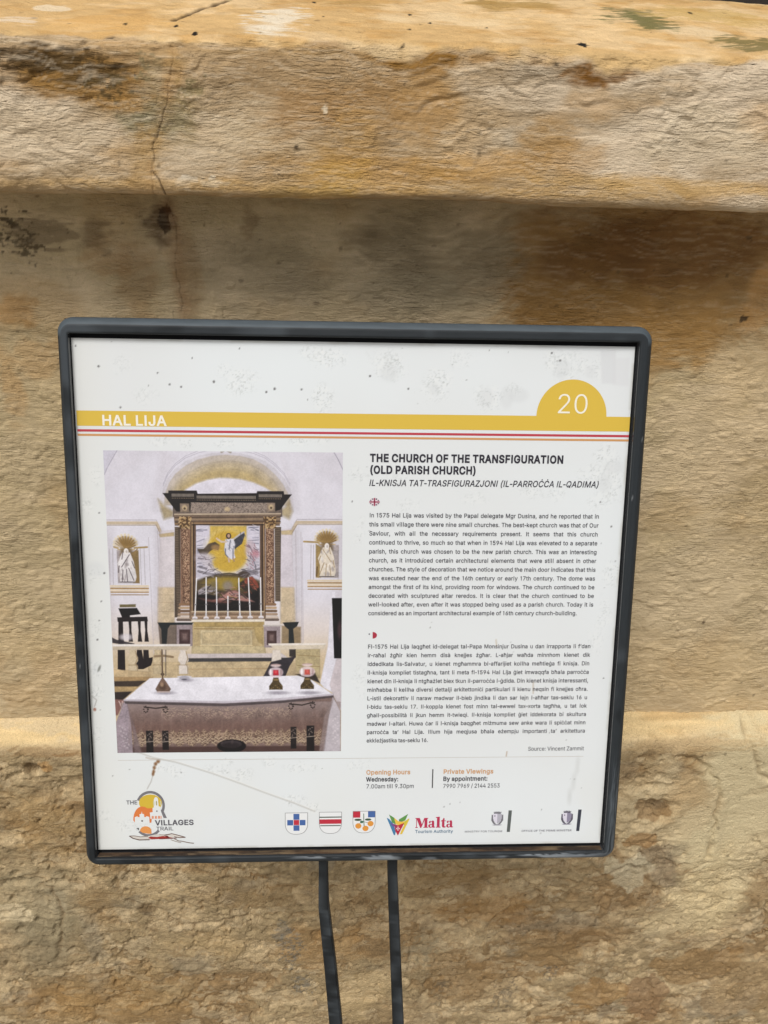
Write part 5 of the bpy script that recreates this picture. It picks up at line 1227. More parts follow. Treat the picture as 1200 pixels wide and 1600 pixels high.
def tourism_logo():
    (OX, OY), _x, _y = [(263.6, 423.0), (335.6, 423.9), (264.2, 459.2)]; KX = (_x[0] - OX) / 1200; KY = (_y[1] - OY) / 550; K = KX
    s = lambda x, y: (OX + x * KX, OY + y * KY)
    b = Ink()
    b.poly([s(45, 180), s(85, 200), s(150, 275), s(190, 400), s(180, 455), s(160, 450)], (70, 128, 170), .12)
    b.poly([s(395, 190), s(400, 210), s(290, 440), s(255, 440), s(300, 330)], (226, 194, 76), .12)
    b.poly([s(80, 130), s(160, 180), s(190, 290), s(130, 255)], (98, 150, 80), .14)
    b.poly([s(378, 125), s(335, 225), s(280, 245), s(235, 210)], (98, 152, 78), .14)
    b.poly([s(235, 210), s(280, 240), s(262, 262), s(240, 235)], (62, 122, 112), .15)
    b.poly([s(160, 180), s(225, 235), s(280, 245), s(330, 235), s(320, 265), s(225, 300), s(185, 275)], (234, 192, 74), .16)
    b.poly([s(330, 235), s(392, 195), s(330, 310), s(310, 290)], (208, 194, 66), .165)
    b.poly([s(100, 255), s(160, 280), s(165, 330), s(130, 310)], (108, 88, 150), .17)
    b.poly([s(160, 280), s(225, 300), s(322, 262), s(225, 460), s(185, 390)], (186, 42, 66), .19)
    b.poly([s(150, 285), s(170, 280), s(200, 330), s(180, 340)], (134, 62, 122), .20)
    for k in range(4):
        a = k * math.pi / 2
        d = np.array([math.cos(a), math.sin(a)]); n = np.array([-d[1], d[0]])
        c = np.array((224.0, 350.0))
        b.poly([s(*c), s(*(c + d * 34 + n * 13)), s(*(c + d * 24)), s(*(c + d * 34 - n * 13))], (240, 226, 228), .23)
    b.build('tourism_emblem', panel)
    # bold serif word built from its stems, hairlines and bowls
    b = Ink(); C = (186, 50, 84); S = s
    P = lambda pts, h=.15: b.poly([S(*p) for p in pts], C, h)
    P([(493, 190), (562, 190), (598, 290), (632, 190), (695, 190), (695, 200), (682, 204), (682, 330), (696, 334), (696, 344), (622, 344), (622, 334), (638, 330), (638, 225), (588, 345), (572, 345), (518, 215), (518, 330), (534, 334), (534, 344), (494, 344), (494, 334), (508, 330), (508, 204), (493, 200)])
    def ring(cx, cy, rx, ry, ix, iy, dx=0, a0=0, a1=360):
        n = 28
        o = [S(cx + rx * math.cos(math.radians(a0 + (a1 - a0) * i / n)), cy + ry * math.sin(math.radians(a0 + (a1 - a0) * i / n))) for i in range(n)]
        q = [S(cx + dx + ix * math.cos(math.radians(a0 + (a1 - a0) * i / n)), cy + iy * math.sin(math.radians(a0 + (a1 - a0) * i / n))) for i in range(n)]
        b.poly(o, C, .15, [q])
    def let_a(x):
        P([(x + 46, 245), (x + 62, 232), (x + 86, 236), (x + 92, 260), (x + 92, 325), (x + 108, 332), (x + 104, 342), (x + 76, 345), (x + 56, 335), (x + 56, 262), (x + 48, 250), (x + 34, 248), (x + 36, 262), (x + 24, 275), (x + 8, 268), (x + 8, 250), (x + 24, 234)], .151)
        ring(x + 34, 316, 34, 30, 14, 18, 8)
    let_a(698); let_a(980)
    P([(815, 180), (875, 172), (875, 330), (890, 334), (890, 344), (818, 344), (818, 334), (832, 330), (832, 194), (815, 190)])
    P([(895, 236), (916, 228), (934, 196), (950, 196), (950, 234), (974, 234), (974, 244), (950, 244), (950, 318), (960, 330), (974, 326), (974, 336), (952, 347), (926, 342), (912, 322), (912, 246), (895, 246)])
    b.text('Tourism Authority', *s(492, 424), 3.0, (72, 110, 140), u1=s(1090, 0)[0], bold=20)
    b.build('tourism_wordmark', panel)
tourism_logo()

def ministries():
    (OX, OY), _x, _y = [(335.5, 420.7), (456.8, 422.2), (336.8, 460.3)]; KX = (_x[0] - OX) / 1200; KY = (_y[1] - OY) / 360; K = KX
    s = lambda x, y: (OX + x * KX, OY + y * KY)
    for dx, word, x0, x1, tone, bc in ((0, 'MINISTRY FOR TOURISM', 44, 398, (168, 166, 176), (92, 98, 96)), (656, 'OFFICE OF THE PRIME MINISTER', 578 - 656, 1052 - 656, (134, 128, 148), (58, 62, 74))):
        b = Ink(); q = lambda x, y: s(x + dx, y)
        dk = tuple(int(v * 0.72) for v in tone)
        b.poly([q(292, 112), q(312, 118), q(312, 170), q(330, 195), q(345, 206), q(360, 195), q(380, 170), q(378, 118), q(400, 112), q(402, 165), q(380, 196), q(360, 210), q(330, 210), q(306, 194), q(290, 165)], dk, .12)
        b.poly([q(304, 108), q(345, 100), q(345, 198), q(322, 182), q(306, 150)], (222, 218, 230), .16)
        b.poly([q(345, 100), q(388, 108), q(386, 150), q(370, 182), q(345, 198)], tuple(int(v * 1.08) for v in tone), .16)
        b.disc(*q(322, 124), 6 * K, (70, 66, 84), .2, n=8)
        b.poly([q(308, 84), q(318, 92), q(322, 80), q(332, 92), q(338, 78), q(345, 90), q(352, 78), q(358, 92), q(368, 80), q(372, 92), q(384, 84), q(376, 104), q(314, 104)], dk, .16)
        b.poly([q(296, 208), q(330, 202), q(345, 210), q(360, 202), q(396, 208), q(372, 214), q(320, 214)], tone, .16)
        b.text(word, *s(x0 + dx, 276), 1.9, dk, u1=s(x1 + dx, 0)[0], bold=10)
        b.build('coat_of_arms', panel, 'paler coat of arms over small ministry lettering' if dx == 0 else 'darker coat of arms over small prime minister lettering')
        b = Ink(); b.poly([s(448 + dx, 74), s(480 + dx, 74), s(470 + dx, 276), s(440 + dx, 276)], bc, .12); b.build('upright_bar', panel)
ministries()

# ---- the printed photograph of the altar ------------------------------------
def build_print():
    cv = Canvas(21.6, 92.5, 223.2, 367.4, 0.36, (222, 219, 228))
    cv.vary = 0.075
    U, V = cv.U, cv.V
    P, E, L = cv.poly, cv.ell, cv.line
    def strip(pts, off, wd, col, a=1.0): L([(u, v + off) for u, v in pts], wd, col, a)
    # walls: warmer towards the floor
    g = sstep(215, 262, V)
    cv.c += (np.array([226, 212, 200]) - cv.c) * (g * 0.75)[..., None]
    cv.c += (np.array([204, 180, 136]) - cv.c) * (sstep(250, 285, V) * 0.7)[..., None]
    L([(33.3, 92.3), (29.3, 98.9), (24.7, 106.6), (21.7, 113.1)], 0.7, (176, 170, 186))
    P([(21.2, 90.3), (33.3, 92.3), (27.0, 102.2), (21.7, 113.1), (19.1, 112.1)], (200, 197, 212), 0.6, 1)
    L([(215.2, 91.7), (219.1, 98.2), (223.5, 107.6)], 0.8, (176, 172, 186))
    # arch over the altar
    arch = [(67.2, 144.9), (68.1, 134.9), (70.5, 125.4), (74.6, 116.0), (81.3, 107.7), (90.1, 101.1), (101.0, 96.6), (111.8, 94.3), (123.6, 93.6), (136.0, 94.1), (147.3, 96.7), (157.0, 100.5), (165.6, 107.0), (173.2, 115.2), (178.1, 124.1), (180.8, 134.1), (181.3, 144.2)]
    P(arch, (208, 203, 210), 0.8, 0.6)
    P([(70.6, 139.3), (72.0, 129.3), (75.6, 119.9), (81.2, 112.1), (90.0, 104.9), (99.8, 99.9), (111.7, 96.5), (123.6, 95.3), (136.5, 96.3), (147.3, 98.9), (157.0, 104.3), (165.6, 112.0), (172.1, 120.2), (176.4, 128.5), (178.5, 138.6)], (198, 187, 177), 1, 0.6)
    P([(74.0, 136.5), (77.5, 125.9), (84.3, 117.0), (93.1, 110.4), (102.9, 105.3), (113.8, 101.9), (123.5, 100.8), (134.3, 101.2), (145.1, 103.9), (154.8, 108.7), (163.4, 116.4), (169.9, 125.2), (173.1, 135.8)], (196, 180, 152), 1, 2.4)
    P([(78.4, 133.7), (86.3, 122.5), (95.1, 115.8), (104.9, 110.8), (114.7, 108.0), (123.4, 107.4), (133.1, 107.8), (142.8, 109.9), (151.4, 114.8), (160.1, 122.0), (167.6, 133.1)], (190, 168, 116), 0.7, 3.0)
    P([(81.1, 133.7), (89.4, 125.3), (98.2, 120.2), (108.0, 116.8), (117.8, 115.1), (125.4, 115.1), (136.2, 116.1), (147.0, 118.8), (156.8, 123.1), (165.5, 128.6), (168.7, 133.1)], (224, 220, 231), 1, 1.0)
    for o in (-5, -8):
        L([(u, v + o * 0.55) for u, v in arch[2:-2]], 0.5, (186, 181, 194), 0.8)
    L([(120.4, 93.1), (123.7, 90.9), (128.0, 93.1)], 2.0, (170, 160, 150), .8)
    # side walls, cornices, pilasters
    for pts in ([(22.0, 152.4), (63.7, 152.2), (66.7, 159.5)], [(223.2, 150.8), (184.0, 151.0), (179.5, 158.9)]):
        strip(pts, 0, 0.8, (190, 184, 192)); strip(pts, 2.6, 2.8, (202, 184, 158), .9); strip(pts, 4.6, .6, (160, 142, 120), .8)
    for x in [(64.4, 161.8), (66.1, 161.7), (56.6, 167.4), (182.8, 161.2), (187.3, 162.3), (188.4, 166.8)]: L([x, (x[0] + 1, 292)], 0.5, (190, 182, 190), .8)
    P([(65.9, 133.8), (70.6, 139.3), (79.1, 144.8), (77.9, 149.3), (70.2, 151.6), (68.3, 144.9)], (160, 140, 94), .7, 1.6)
    P([(177.5, 133.0), (174.1, 139.8), (169.7, 143.2), (170.8, 147.7), (177.4, 151.0), (180.2, 144.2)], (166, 146, 100), .7, 1.6)
    P([(67.1, 161.7), (78.6, 160.6), (77.4, 216.0), (63.1, 216.1)], (216, 208, 212), .9, .5)
    P([(169.6, 160.1), (179.5, 158.9), (180.9, 215.9), (169.2, 215.9)], (214, 206, 214), .9, .5)
    P([(65.4, 164.6), (78.5, 162.8), (78.4, 166.2), (66.4, 167.4)], (190, 164, 110), .7, .5); P([(169.6, 161.2), (180.1, 160.1), (180.1, 164.6), (170.7, 164.6)], (196, 172, 120), .7, .5)
    P([(63.2, 212.0), (77.6, 212.0), (76.5, 245.3), (61.5, 245.3)], (204, 184, 152), .9, 1); P([(169.2, 211.8), (181.5, 211.8), (182.5, 245.4), (169.0, 245.3)], (206, 186, 154), .9, 1)
    for y in (930, 942, 956):
        L([(63.0, 219.0), (76.8, 218.9)] if y == 930 else ([(62.7, 225.9), (76.6, 225.9)] if y == 942 else [(62.5, 234.1), (76.3, 234.1)]), .4, (176, 156, 128), .8)
    # soft shade on the walls beside the arch and in the corners
    for q, k in (([(63.4, 159.5), (67.8, 159.5), (63.2, 260.0), (57.7, 260.0)], .30), ([(180.1, 158.9), (185.1, 158.9), (187.0, 260.2), (181.3, 260.2)], .28), ([(17.9, 159.7), (26.6, 159.7), (23.2, 260.0), (13.2, 259.9)], .22), ([(215.0, 158.7), (226.1, 158.7), (226.5, 224.7), (217.5, 224.7)], .20),
                 ([(69.1, 89.8), (82.2, 97.9), (70.6, 122.7), (65.0, 144.9), (60.7, 144.9)], .16), ([(171.2, 97.0), (184.6, 121.8), (186.2, 144.2), (179.6, 144.2), (174.3, 113.6)], .16), ([(22.1, 92.4), (69.0, 92.0), (41.5, 111.9), (21.5, 128.5)], .10), ([(187.5, 90.9), (225.6, 90.5), (225.8, 121.5), (203.8, 110.5)], .10)):
        P(q, (168, 158, 162), k, 3.5)
    for a in ([(23.0, 177.8), (22.1, 209.8)], [(25.8, 177.7), (24.9, 209.8)], [(49.1, 177.7), (49.0, 209.7)], [(52.4, 177.6), (52.3, 209.7)], [(196.1, 173.7), (195.5, 208.3)], [(198.3, 173.7), (198.3, 208.3)], [(220.0, 173.6), (219.7, 208.3)]): L(a, .5, (176, 168, 172), .8)
    # niches with white statues
    rnd0 = random.Random(8)
    def niche(c, mirror, dark, sill):
        x, y = c; k = 0.54
        P([(x - 14 * k, y + 4), (x + 20 * k, y + 4), (x + 20 * k, y + 62 * k), (x - 14 * k, y + 62 * k)], (178, 168, 168), 1, .5)
        P([(x + 9 * k, y + 6), (x + 20 * k, y + 4), (x + 20 * k, y + 62 * k), (x + 10 * k, y + 62 * k)] if not mirror else [(x - 17 * k, y + 3), (x - 9 * k, y + 6), (x - 9 * k, y + 62 * k), (x - 17 * k, y + 62 * k)], dark, 1, .5)
        for i in range(11):
            a = math.pi * (1.0 + i / 10)
            tip = (x + 18 * k * math.cos(a), y + 16 * k * math.sin(a) - 1)
            L([(x, y + 3), tip], 1.5, (186, 158, 104) if i > 2 or mirror else (220, 210, 198)); E(tip, 1.2, 1.2, (226, 214, 192), .9, .4)
            a2 = a + math.pi / 26
            L([(x, y + 3), (x + 16 * k * math.cos(a2), y + 14 * k * math.sin(a2) - 1)], 0.5, (112, 90, 56), .8)
        E((x + 1, y - 2.4), 7.5, 4.2, (140, 110, 62), .75, .6)
        L([(x - 18 * k, y + 1.2), (x - 12 * k, y + 2.2)], 1.6, (190, 166, 120)); L([(x + 14 * k, y + 2.0), (x + 34 * k, y + 1.2)] if not mirror else [(x - 36 * k, y + 1), (x - 14 * k, y + 1.6)], 1.6, (176, 152, 104))
        L([(x - 12 * k, y + 3.4), (x + 14 * k, y + 3.4)], 1.0, (196, 172, 130))
        P([(x - 4, y + 2), (x + 5, y + 2), (x + 6, y + 9), (x - 5, y + 9)], (120, 98, 66), .75, 1.2)
        # statue
        P([(x - 3, y + 6), (x + 3.6, y + 6), (x + 6.5, y + 14), (x + 8.5, y + 28), (x + 7, y + 33), (x - 6, y + 33), (x - 5.6, y + 22), (x - 7.5, y + 16)], (224, 219, 220) if not mirror else (226, 215, 200), 1, .3)
        for q in range(16): E((x + rnd0.uniform(-5, 6), y + rnd0.uniform(9, 31)), rnd0.uniform(.5, 1.3), rnd0.uniform(1, 3), rnd0.choice([(150, 140, 142), (186, 178, 178), (242, 239, 238)]), .55, .6, rnd0.uniform(-.5, .5))
        E((x + .4, y + 5.0), 2.0, 2.7, (232, 226, 222)); E((x + .8, y + 5.2), .8, 1.2, (170, 156, 150), .6, .5)
        for a in ([(-2.5, 6), (-3.5, 12)], [(3, 8), (-4, 19)], [(-6, 18), (-7, 24)], [(2, 20), (6, 31)], [(-3, 22), (-4, 32)], [(0, 21), (0.5, 32)], [(5, 14), (7, 20)]):
            L([(x + p[0] * (-1 if mirror else 1), y + p[1]) for p in a], .8, (96, 86, 92) if not mirror else (168, 144, 112), .75)
        L([(x - 5.8, y + 32.4), (x + 6.8, y + 32.4)], .8, (88, 80, 84), .9)
        if mirror: L([(x - 8, y + 24), (x - 8.5, y + 32)], 1.6, (120, 96, 60), .9)
        else: L([(x + 5, y + 8), (x + 10, y + 3)], .9, (150, 124, 84))
        x0, x1 = sill
        for dy, wd, cc in ((36.2, 1.8, (222, 206, 182)), (38.2, 1.4, (176, 146, 100)), (40.0, 1.6, (226, 210, 188)), (41.6, 1.2, (180, 150, 106)), (44.0, .8, (164, 136, 100))):
            L([(x0, y + dy), (x1, y + dy)], wd, cc)
    (nx, ny), = [(36.7, 174.9)]
    niche((nx, ny), False, (150, 126, 84), (nx - 14, nx + 18))
    (mx, my), = [(209.4, 169.6)]
    niche((mx, my), True, (166, 142, 92), (mx - 16, mx + 15))
    # carved altarpiece
    DK = (44, 38, 38); BR = (118, 100, 86)
    P([(78.3, 136.5), (171.4, 134.7), (171.3, 148.8), (77.9, 149.3)], (116, 103, 96), 1, .3)
    P([(69.9, 128.7), (74.7, 128.7), (74.8, 126.5), (98.6, 126.3), (99.6, 129.1), (149.6, 128.2), (150.2, 126.5), (172.6, 126.3), (173.1, 129.1), (179.7, 129.1), (175.3, 134.7), (169.7, 142.6), (165.3, 143.7), (164.3, 136.5), (157.7, 136.5), (94.5, 136.9), (92.1, 144.8), (81.3, 144.8), (76.1, 137.6)], DK, 1, .3)
    for a in ([(77.9, 130.4), (96.3, 130.2)], [(99.0, 131.9), (149.0, 131.5)], [(151.8, 130.4), (170.9, 130.3)]):
        (u0, v0), (u1, v1) = a
        for u in np.arange(u0, u1, 1.05): L([(u, v0 - 1), (u, v0 + 1.1)], .62, (176, 164, 152), .9)
        for u in np.arange(u0, u1, 1.5): E((u, v0 + 2.6), .42, .42, (150, 132, 112), .8)
    w = cv.win(*[(94.5, 137.5)][0], *[(158.7, 146.0)][0])
    n = fbm(U[w] * 0.9, V[w] * 0.9, 3, 5); cv.put(w, sstep(0.0, 0.3, np.abs(n) - .05) * 0.8, (176, 160, 148))
    for a in ([(84.2, 137.5), (92.1, 145.3)], [(158.3, 136.5), (165.3, 144.3)]):
        (u0, v0), (u1, v1) = a
        P([(u0, v0), (u1, v0), (u1, v1), (u0, v1)], (150, 132, 116), 1, .4); E(((u0 + u1) / 2, (v0 + v1) / 2), 2.2, 2.4, (206, 184, 148), .9, .4); E(((u0 + u1) / 2, (v0 + v1) / 2 + .6), 1.0, 1.0, (70, 56, 46), .8, .4)
    E([(124.3, 142.3)][0], 2.4, 2.0, (214, 190, 150), .8, .4)
    P([(78.5, 146.5), (170.3, 145.4), (169.1, 156.7), (79.3, 157.2)], (132, 112, 96), 1, .3)
    for (o, wd, cc) in ((0.6, 1.2, (196, 178, 156)), (3.4, .8, (92, 74, 62)), (5.2, 1.0, (160, 138, 112)), (7.4, .8, (72, 56, 46)), (8.8, .9, (150, 120, 86))):
        strip([(79.6, 146.5), (169.7, 145.4)], o, wd, cc)
    # columns
    for sh, cap, pil in (([(84.1, 159.4), (92.3, 159.4), (91.0, 227.7), (82.1, 227.7)], [(82.8, 149.3), (93.6, 149.2), (92.8, 159.4), (83.6, 159.4)], [(79.2, 158.3), (84.1, 158.3), (81.7, 239.4), (76.7, 239.4)]),
                         ([(156.9, 159.0), (164.1, 159.0), (164.0, 227.6), (156.2, 227.6)], [(155.4, 148.9), (166.4, 148.8), (165.2, 159.0), (156.4, 159.0)], [(164.7, 157.9), (170.2, 157.8), (169.1, 224.7), (164.6, 224.7)])):
        P(pil, (92, 78, 66), 1, .3)
        (u0, v0), (u1, v1) = pil[0], pil[2]
        for v in np.arange(v0, v1, 1.5): L([(u0, v), (u1, v)], .55, (150, 132, 112), .75)
        P(sh, (152, 118, 96), 1, .3)
        ww = cv.win(sh[0][0] + 1, sh[0][1] + 1, sh[2][0] - 1, sh[2][1] - 1)
        n = fbm(U[ww] * 1.35, V[ww] * 1.2, 2, 15)
        cv.put(ww, sstep(0.05, 0.4, n) * .8, (200, 170, 142)); cv.put(ww, sstep(0.05, 0.4, -n) * .7, (98, 70, 56))
        cx = (sh[0][0] + sh[1][0]) / 2; hw = (sh[1][0] - sh[0][0]) / 2
        d = (U[ww] - cx) / hw; cv.put(ww, sstep(0.35, 1.05, np.abs(d)) * .5, (96, 70, 56))
        P(cap, (166, 134, 92), 1, .4)
        ww = cv.win(cap[0][0] + .5, cap[0][1] + .5, cap[2][0], cap[2][1] - .5)
        n = fbm(U[ww] * 0.7, V[ww] * 0.7, 2, 25); cv.put(ww, sstep(0.05, 0.3, -n) * .85, (84, 62, 44)); cv.put(ww, sstep(0.15, 0.4, n) * .6, (214, 188, 146))
        (bu, bv) = sh[3]
        for o, ex, cc in ((0, .4, (150, 118, 90)), (3, .8, (190, 164, 136)), (6, 1.2, (128, 104, 84)), (9, 1.6, (178, 154, 132)), (12, 2.2, (206, 190, 176)), (14, 2.8, (120, 104, 96))):
            L([(bu - ex, bv + o), (sh[2][0] + ex, bv + o)], 2.4, cc)
    # picture frame and a plain devotional picture: a white-robed figure in a gold glow over dark hills
    P([(92.5, 153.2), (156.5, 152.8), (156.1, 240.0), (89.5, 240.0)], (112, 88, 70), 1, .3)
    for a, cc in (([(94.1, 154.3), (91.8, 238.8)], (180, 152, 116)), ([(95.4, 154.3), (93.2, 238.8)], (60, 46, 38)), ([(155.3, 154.0), (155.0, 238.8)], (176, 146, 110)), ([(154.0, 154.0), (153.3, 238.8)], (60, 46, 38)), ([(94.0, 154.8), (155.3, 154.5)], (176, 146, 110)), ([(94.0, 156.3), (155.3, 155.9)], (56, 44, 38))):
        L(a, .8, cc)
    P([(97.3, 156.5), (152.0, 156.8), (151.1, 234.1), (95.2, 234.1)], (206, 201, 214), 1, .3)
    rnd = random.Random(4)
    (pu0, pv0), (pu1, pv1) = [(97.3, 156.5)][0], [(151.1, 234.1)][0]
    for i in range(46):
        sd = rnd.random() < .5; v = pv0 + rnd.uniform(1, 42); ln = rnd.uniform(3, 9)
        u = pu0 + .5 if sd else pu1 - .5
        L([(u, v), (u + (ln if sd else -ln), v - rnd.uniform(-1, 3))], rnd.uniform(.5, 1.1), rnd.choice([(150, 148, 164), (120, 120, 136), (226, 222, 232)]), .7)
    P([(109.3, 157.0), (140.5, 156.9), (140.2, 178.5), (108.8, 178.6)], (208, 178, 84), .95, .8)
    E([(124.1, 180.8)][0], 19.5, 20, (230, 216, 180), .7, .25)
    E([(124.1, 179.7)][0], 17.5, 18.5, (206, 172, 66), .95, .12)
    for i in range(30): 
        a = rnd.uniform(0, 6.28); r = rnd.uniform(6, 16); (cu, cvv), = [(124.2, 175.7)]
        L([(cu + r * math.cos(a), cvv + r * math.sin(a)), (cu + (r + 3) * math.cos(a + .3), cvv + (r + 3) * math.sin(a + .3))], .7, rnd.choice([(226, 196, 100), (184, 148, 52)]), .5)
    P([(138.2, 162.0), (139.0, 164.8), (136.4, 172.8), (129.7, 177.9), (128.2, 170.5), (133.7, 166.0)], (80, 80, 90), 1, .3)
    L([(129.9, 168.2), (134.3, 164.8), (138.2, 162.5)], 1.4, (190, 188, 198), .9)
    P([(122.2, 168.8), (129.3, 168.2), (130.3, 173.9), (129.6, 181.9), (130.7, 185.4), (127.3, 187.1), (123.0, 184.2), (120.9, 178.5)], (218, 216, 226), 1, .3)
    for a in ([(122.0, 177.4), (121.9, 182.0), (124.6, 185.4)], [(126.5, 170.0), (125.3, 177.4)], [(128.6, 177.4), (128.5, 185.4)]): L(a, 1.0, (112, 114, 130), .8)
    L([(122.7, 171.1), (118.8, 171.1), (115.6, 168.9)], 1.7, (214, 196, 180)); E([(115.0, 168.3)][0], 1.0, .9, (216, 190, 164))
    E([(125.0, 166.0)][0], 2.3, 2.7, (78, 62, 56)); E([(125.1, 165.8)][0], 1.2, 1.6, (198, 164, 140))
    L([(124.6, 185.9), (125.1, 188.8)], 1.6, (206, 180, 160)); L([(128.4, 185.9), (129.5, 188.2)], 1.3, (180, 150, 120))
    P([(97.8, 177.5), (103.3, 177.5), (107.8, 172.9), (113.3, 171.2), (117.1, 174.0), (115.9, 178.5), (112.1, 177.4), (108.7, 179.7), (105.4, 183.2), (99.9, 182.0)], (88, 74, 62), .95, .5)
    E([(113.8, 176.3)][0], 4.0, 2.6, (176, 140, 92), .8, .5); E([(104.2, 185.4)][0], 8, 4.5, (196, 188, 198), .8, .5); L([(98.7, 185.5), (109.7, 187.7), (105.1, 195.8)], 1.0, (128, 120, 134), .7); E([(106.8, 190.0)][0], 4, 6, (204, 196, 206), .7, .5)
    E([(143.5, 178.4)][0], 4.6, 8.5, (198, 180, 190), .85, .4); L([(141.9, 173.9), (145.1, 178.4), (143.4, 185.3)], 1.4, (130, 118, 132), .7); E([(147.8, 181.9)][0], 3.5, 4, (186, 122, 132), .7, .5); E([(146.1, 189.9)][0], 5, 6, (186, 180, 190), .7, .5); L([(141.2, 183.0), (146.1, 187.6), (148.2, 193.4)], 1.0, (120, 116, 128), .7)
    for a in ([(98.4, 197.5), (106.6, 199.8), (113.8, 200.9)], [(137.1, 197.4), (144.9, 197.4), (151.0, 195.1)], [(99.6, 193.5), (105.1, 195.2)], [(139.8, 200.3), (149.3, 199.1)]): L(a, 2.2, (122, 116, 124), .7)
    P([(96.0, 206.2), (104.9, 202.7), (117.7, 199.8), (129.3, 199.7), (142.6, 202.6), (151.4, 206.1), (151.1, 234.1), (95.2, 234.1)], (92, 78, 58), 1, 1.2)
    E([(123.6, 208.4)][0], 21, 6, (176, 152, 62), .85, .35); L([(102.6, 204.4), (114.9, 200.4), (124.9, 199.2), (135.9, 200.9)], 1.0, (70, 60, 44), .8)
    P([(95.7, 216.0), (108.9, 218.9), (123.3, 223.6), (136.7, 220.1), (151.4, 211.9), (151.1, 234.1), (95.2, 234.1)], (36, 31, 32), 1, 1.5)
    P([(132.5, 208.4), (138.1, 204.9), (150.8, 208.4), (150.7, 216.0), (141.3, 215.4), (132.4, 213.1)], (52, 48, 44), .9, .8)
    E([(137.6, 200.3)][0], 5.0, 3.0, (84, 70, 62), .95, .3); P([(138.7, 203.8), (144.8, 202.0), (149.2, 207.2), (150.8, 211.9), (146.9, 214.2), (142.5, 209.6), (138.0, 208.4)], (158, 84, 66), .95, .5)
    P([(97.4, 214.9), (104.7, 210.2), (112.4, 211.4), (113.5, 214.8), (106.7, 217.8), (97.8, 218.9)], (170, 162, 168), .95, .6); L([(99.0, 216.6), (105.7, 213.7), (111.3, 213.7)], .9, (92, 86, 92), .8); E([(111.4, 210.2)][0], 4, 4, (120, 108, 84), .7, .5)
    P([(108.8, 224.7), (117.3, 220.1), (124.0, 216.0), (130.2, 214.2), (136.8, 218.9), (146.7, 225.3), (136.7, 224.7), (125.5, 223.0), (117.2, 224.7)], (182, 136, 128), .95, .8)
    P([(97.8, 221.8), (114.4, 223.6), (126.6, 224.7), (123.2, 227.1), (106.0, 225.3)], (140, 92, 84), .8, 1); E([(123.5, 210.8)][0], 4.5, 4.5, (150, 140, 140), .8, .5); L([(120.1, 217.7), (124.6, 214.2), (129.0, 218.9)], 1.2, (98, 70, 68), .7)
    # loose brushwork of the painted picture
    def strokes(x0, y0, x1, y1, n, pal, ln, wd, ang, a=.65):
        for _ in range(n):
            x, y = rnd.uniform(x0, x1), rnd.uniform(y0, y1); t = ang + rnd.uniform(-.7, .7); q = rnd.uniform(.4, 1) * ln
            L([(x - q * math.cos(t), y - q * math.sin(t)), (x, y + rnd.uniform(-.6, .6)), (x + q * math.cos(t), y + q * math.sin(t))], rnd.uniform(.5, 1) * wd, rnd.choice(pal), a)
    (ax, ay), (bx, by) = [(97.8, 157.1), (150.5, 233.5)]
    mw = bx - ax; mh = by - ay
    strokes(ax + 2, ay + 26, ax + 14, ay + 40, 26, [(118, 108, 112), (222, 216, 222), (160, 150, 156), (92, 82, 80)], 2.4, .8, .4)
    strokes(ax + 42, ay + 17, ax + mw - 2, ay + 38, 34, [(196, 168, 176), (132, 120, 130), (226, 220, 226), (168, 108, 118), (110, 100, 108)], 2.2, .8, 1.1)
    strokes(ax + 1, ay + 39, ax + 22, ay + 45, 16, [(104, 98, 106), (176, 170, 178)], 3.4, .9, 0)
    strokes(ax + 36, ay + 38, ax + mw - 1, ay + 46, 18, [(104, 98, 106), (150, 142, 150), (80, 72, 74)], 3.4, .9, 0)
    strokes(ax + 2, ay + 52, ax + 20, ay + 62, 24, [(188, 180, 184), (96, 88, 88), (60, 52, 50), (140, 120, 84)], 3.0, .9, -.3)
    strokes(ax + 18, ay + 54, ax + 42, ay + 66, 34, [(188, 144, 136), (120, 82, 78), (70, 56, 52), (150, 140, 140), (158, 136, 70)], 3.0, .9, .2)
    strokes(ax + 38, ay + 47, ax + mw - 3, ay + 60, 26, [(150, 74, 60), (96, 56, 48), (70, 58, 52), (60, 54, 46), (172, 110, 90)], 2.8, .9, .5)
    strokes(ax + 1, ay + 62, ax + mw - 1, ay + mh - 1, 30, [(30, 26, 27), (54, 44, 42), (22, 20, 22), (84, 62, 58)], 4.5, 1.2, .1, .5)
    strokes(ax + 24, ay + 12, ax + 34, ay + 27, 16, [(228, 226, 234), (150, 152, 166), (96, 98, 112)], 1.8, .55, 1.4)
    strokes(ax + 36, ay + 6, ax + 41, ay + 16, 10, [(60, 60, 70), (112, 112, 124)], 1.8, .6, 1.0)
    # shelf, candlesticks
    P([(90.2, 233.5), (155.6, 233.5), (155.5, 242.4), (90.0, 242.3)], (158, 134, 112), 1, .4)
    L([(91.9, 234.1), (154.4, 234.1)], .9, (206, 190, 164)); L([(91.8, 236.5), (154.4, 236.5)], .7, (104, 82, 66)); L([(91.8, 238.8), (154.4, 238.8)], .8, (196, 170, 146))
    CS = [(96.6, 203.9), (104.9, 203.3), (113.7, 203.2), (123.4, 220.1), (133.1, 203.8), (141.4, 203.2), (152.0, 203.2)]; CB = [(94.2, 240.0), (104.0, 240.0), (113.5, 240.0), (123.0, 240.0), (133.6, 239.4), (142.6, 239.4), (152.1, 239.4)]
    for t, q in zip(CS, CB):
        L([t, q], 1.0, (232, 229, 232)); e = (t[0] + (q[0] - t[0]) * .66, t[1] + (q[1] - t[1]) * .66)
        E(e, 1.0, .8, (150, 148, 152)); E((q[0], q[1] - 3), .9, 1.2, (200, 198, 200)); E(q, 2.3, 1.6, (226, 219, 222)); E((q[0], q[1] + .8), 1.8, .6, (168, 158, 158))
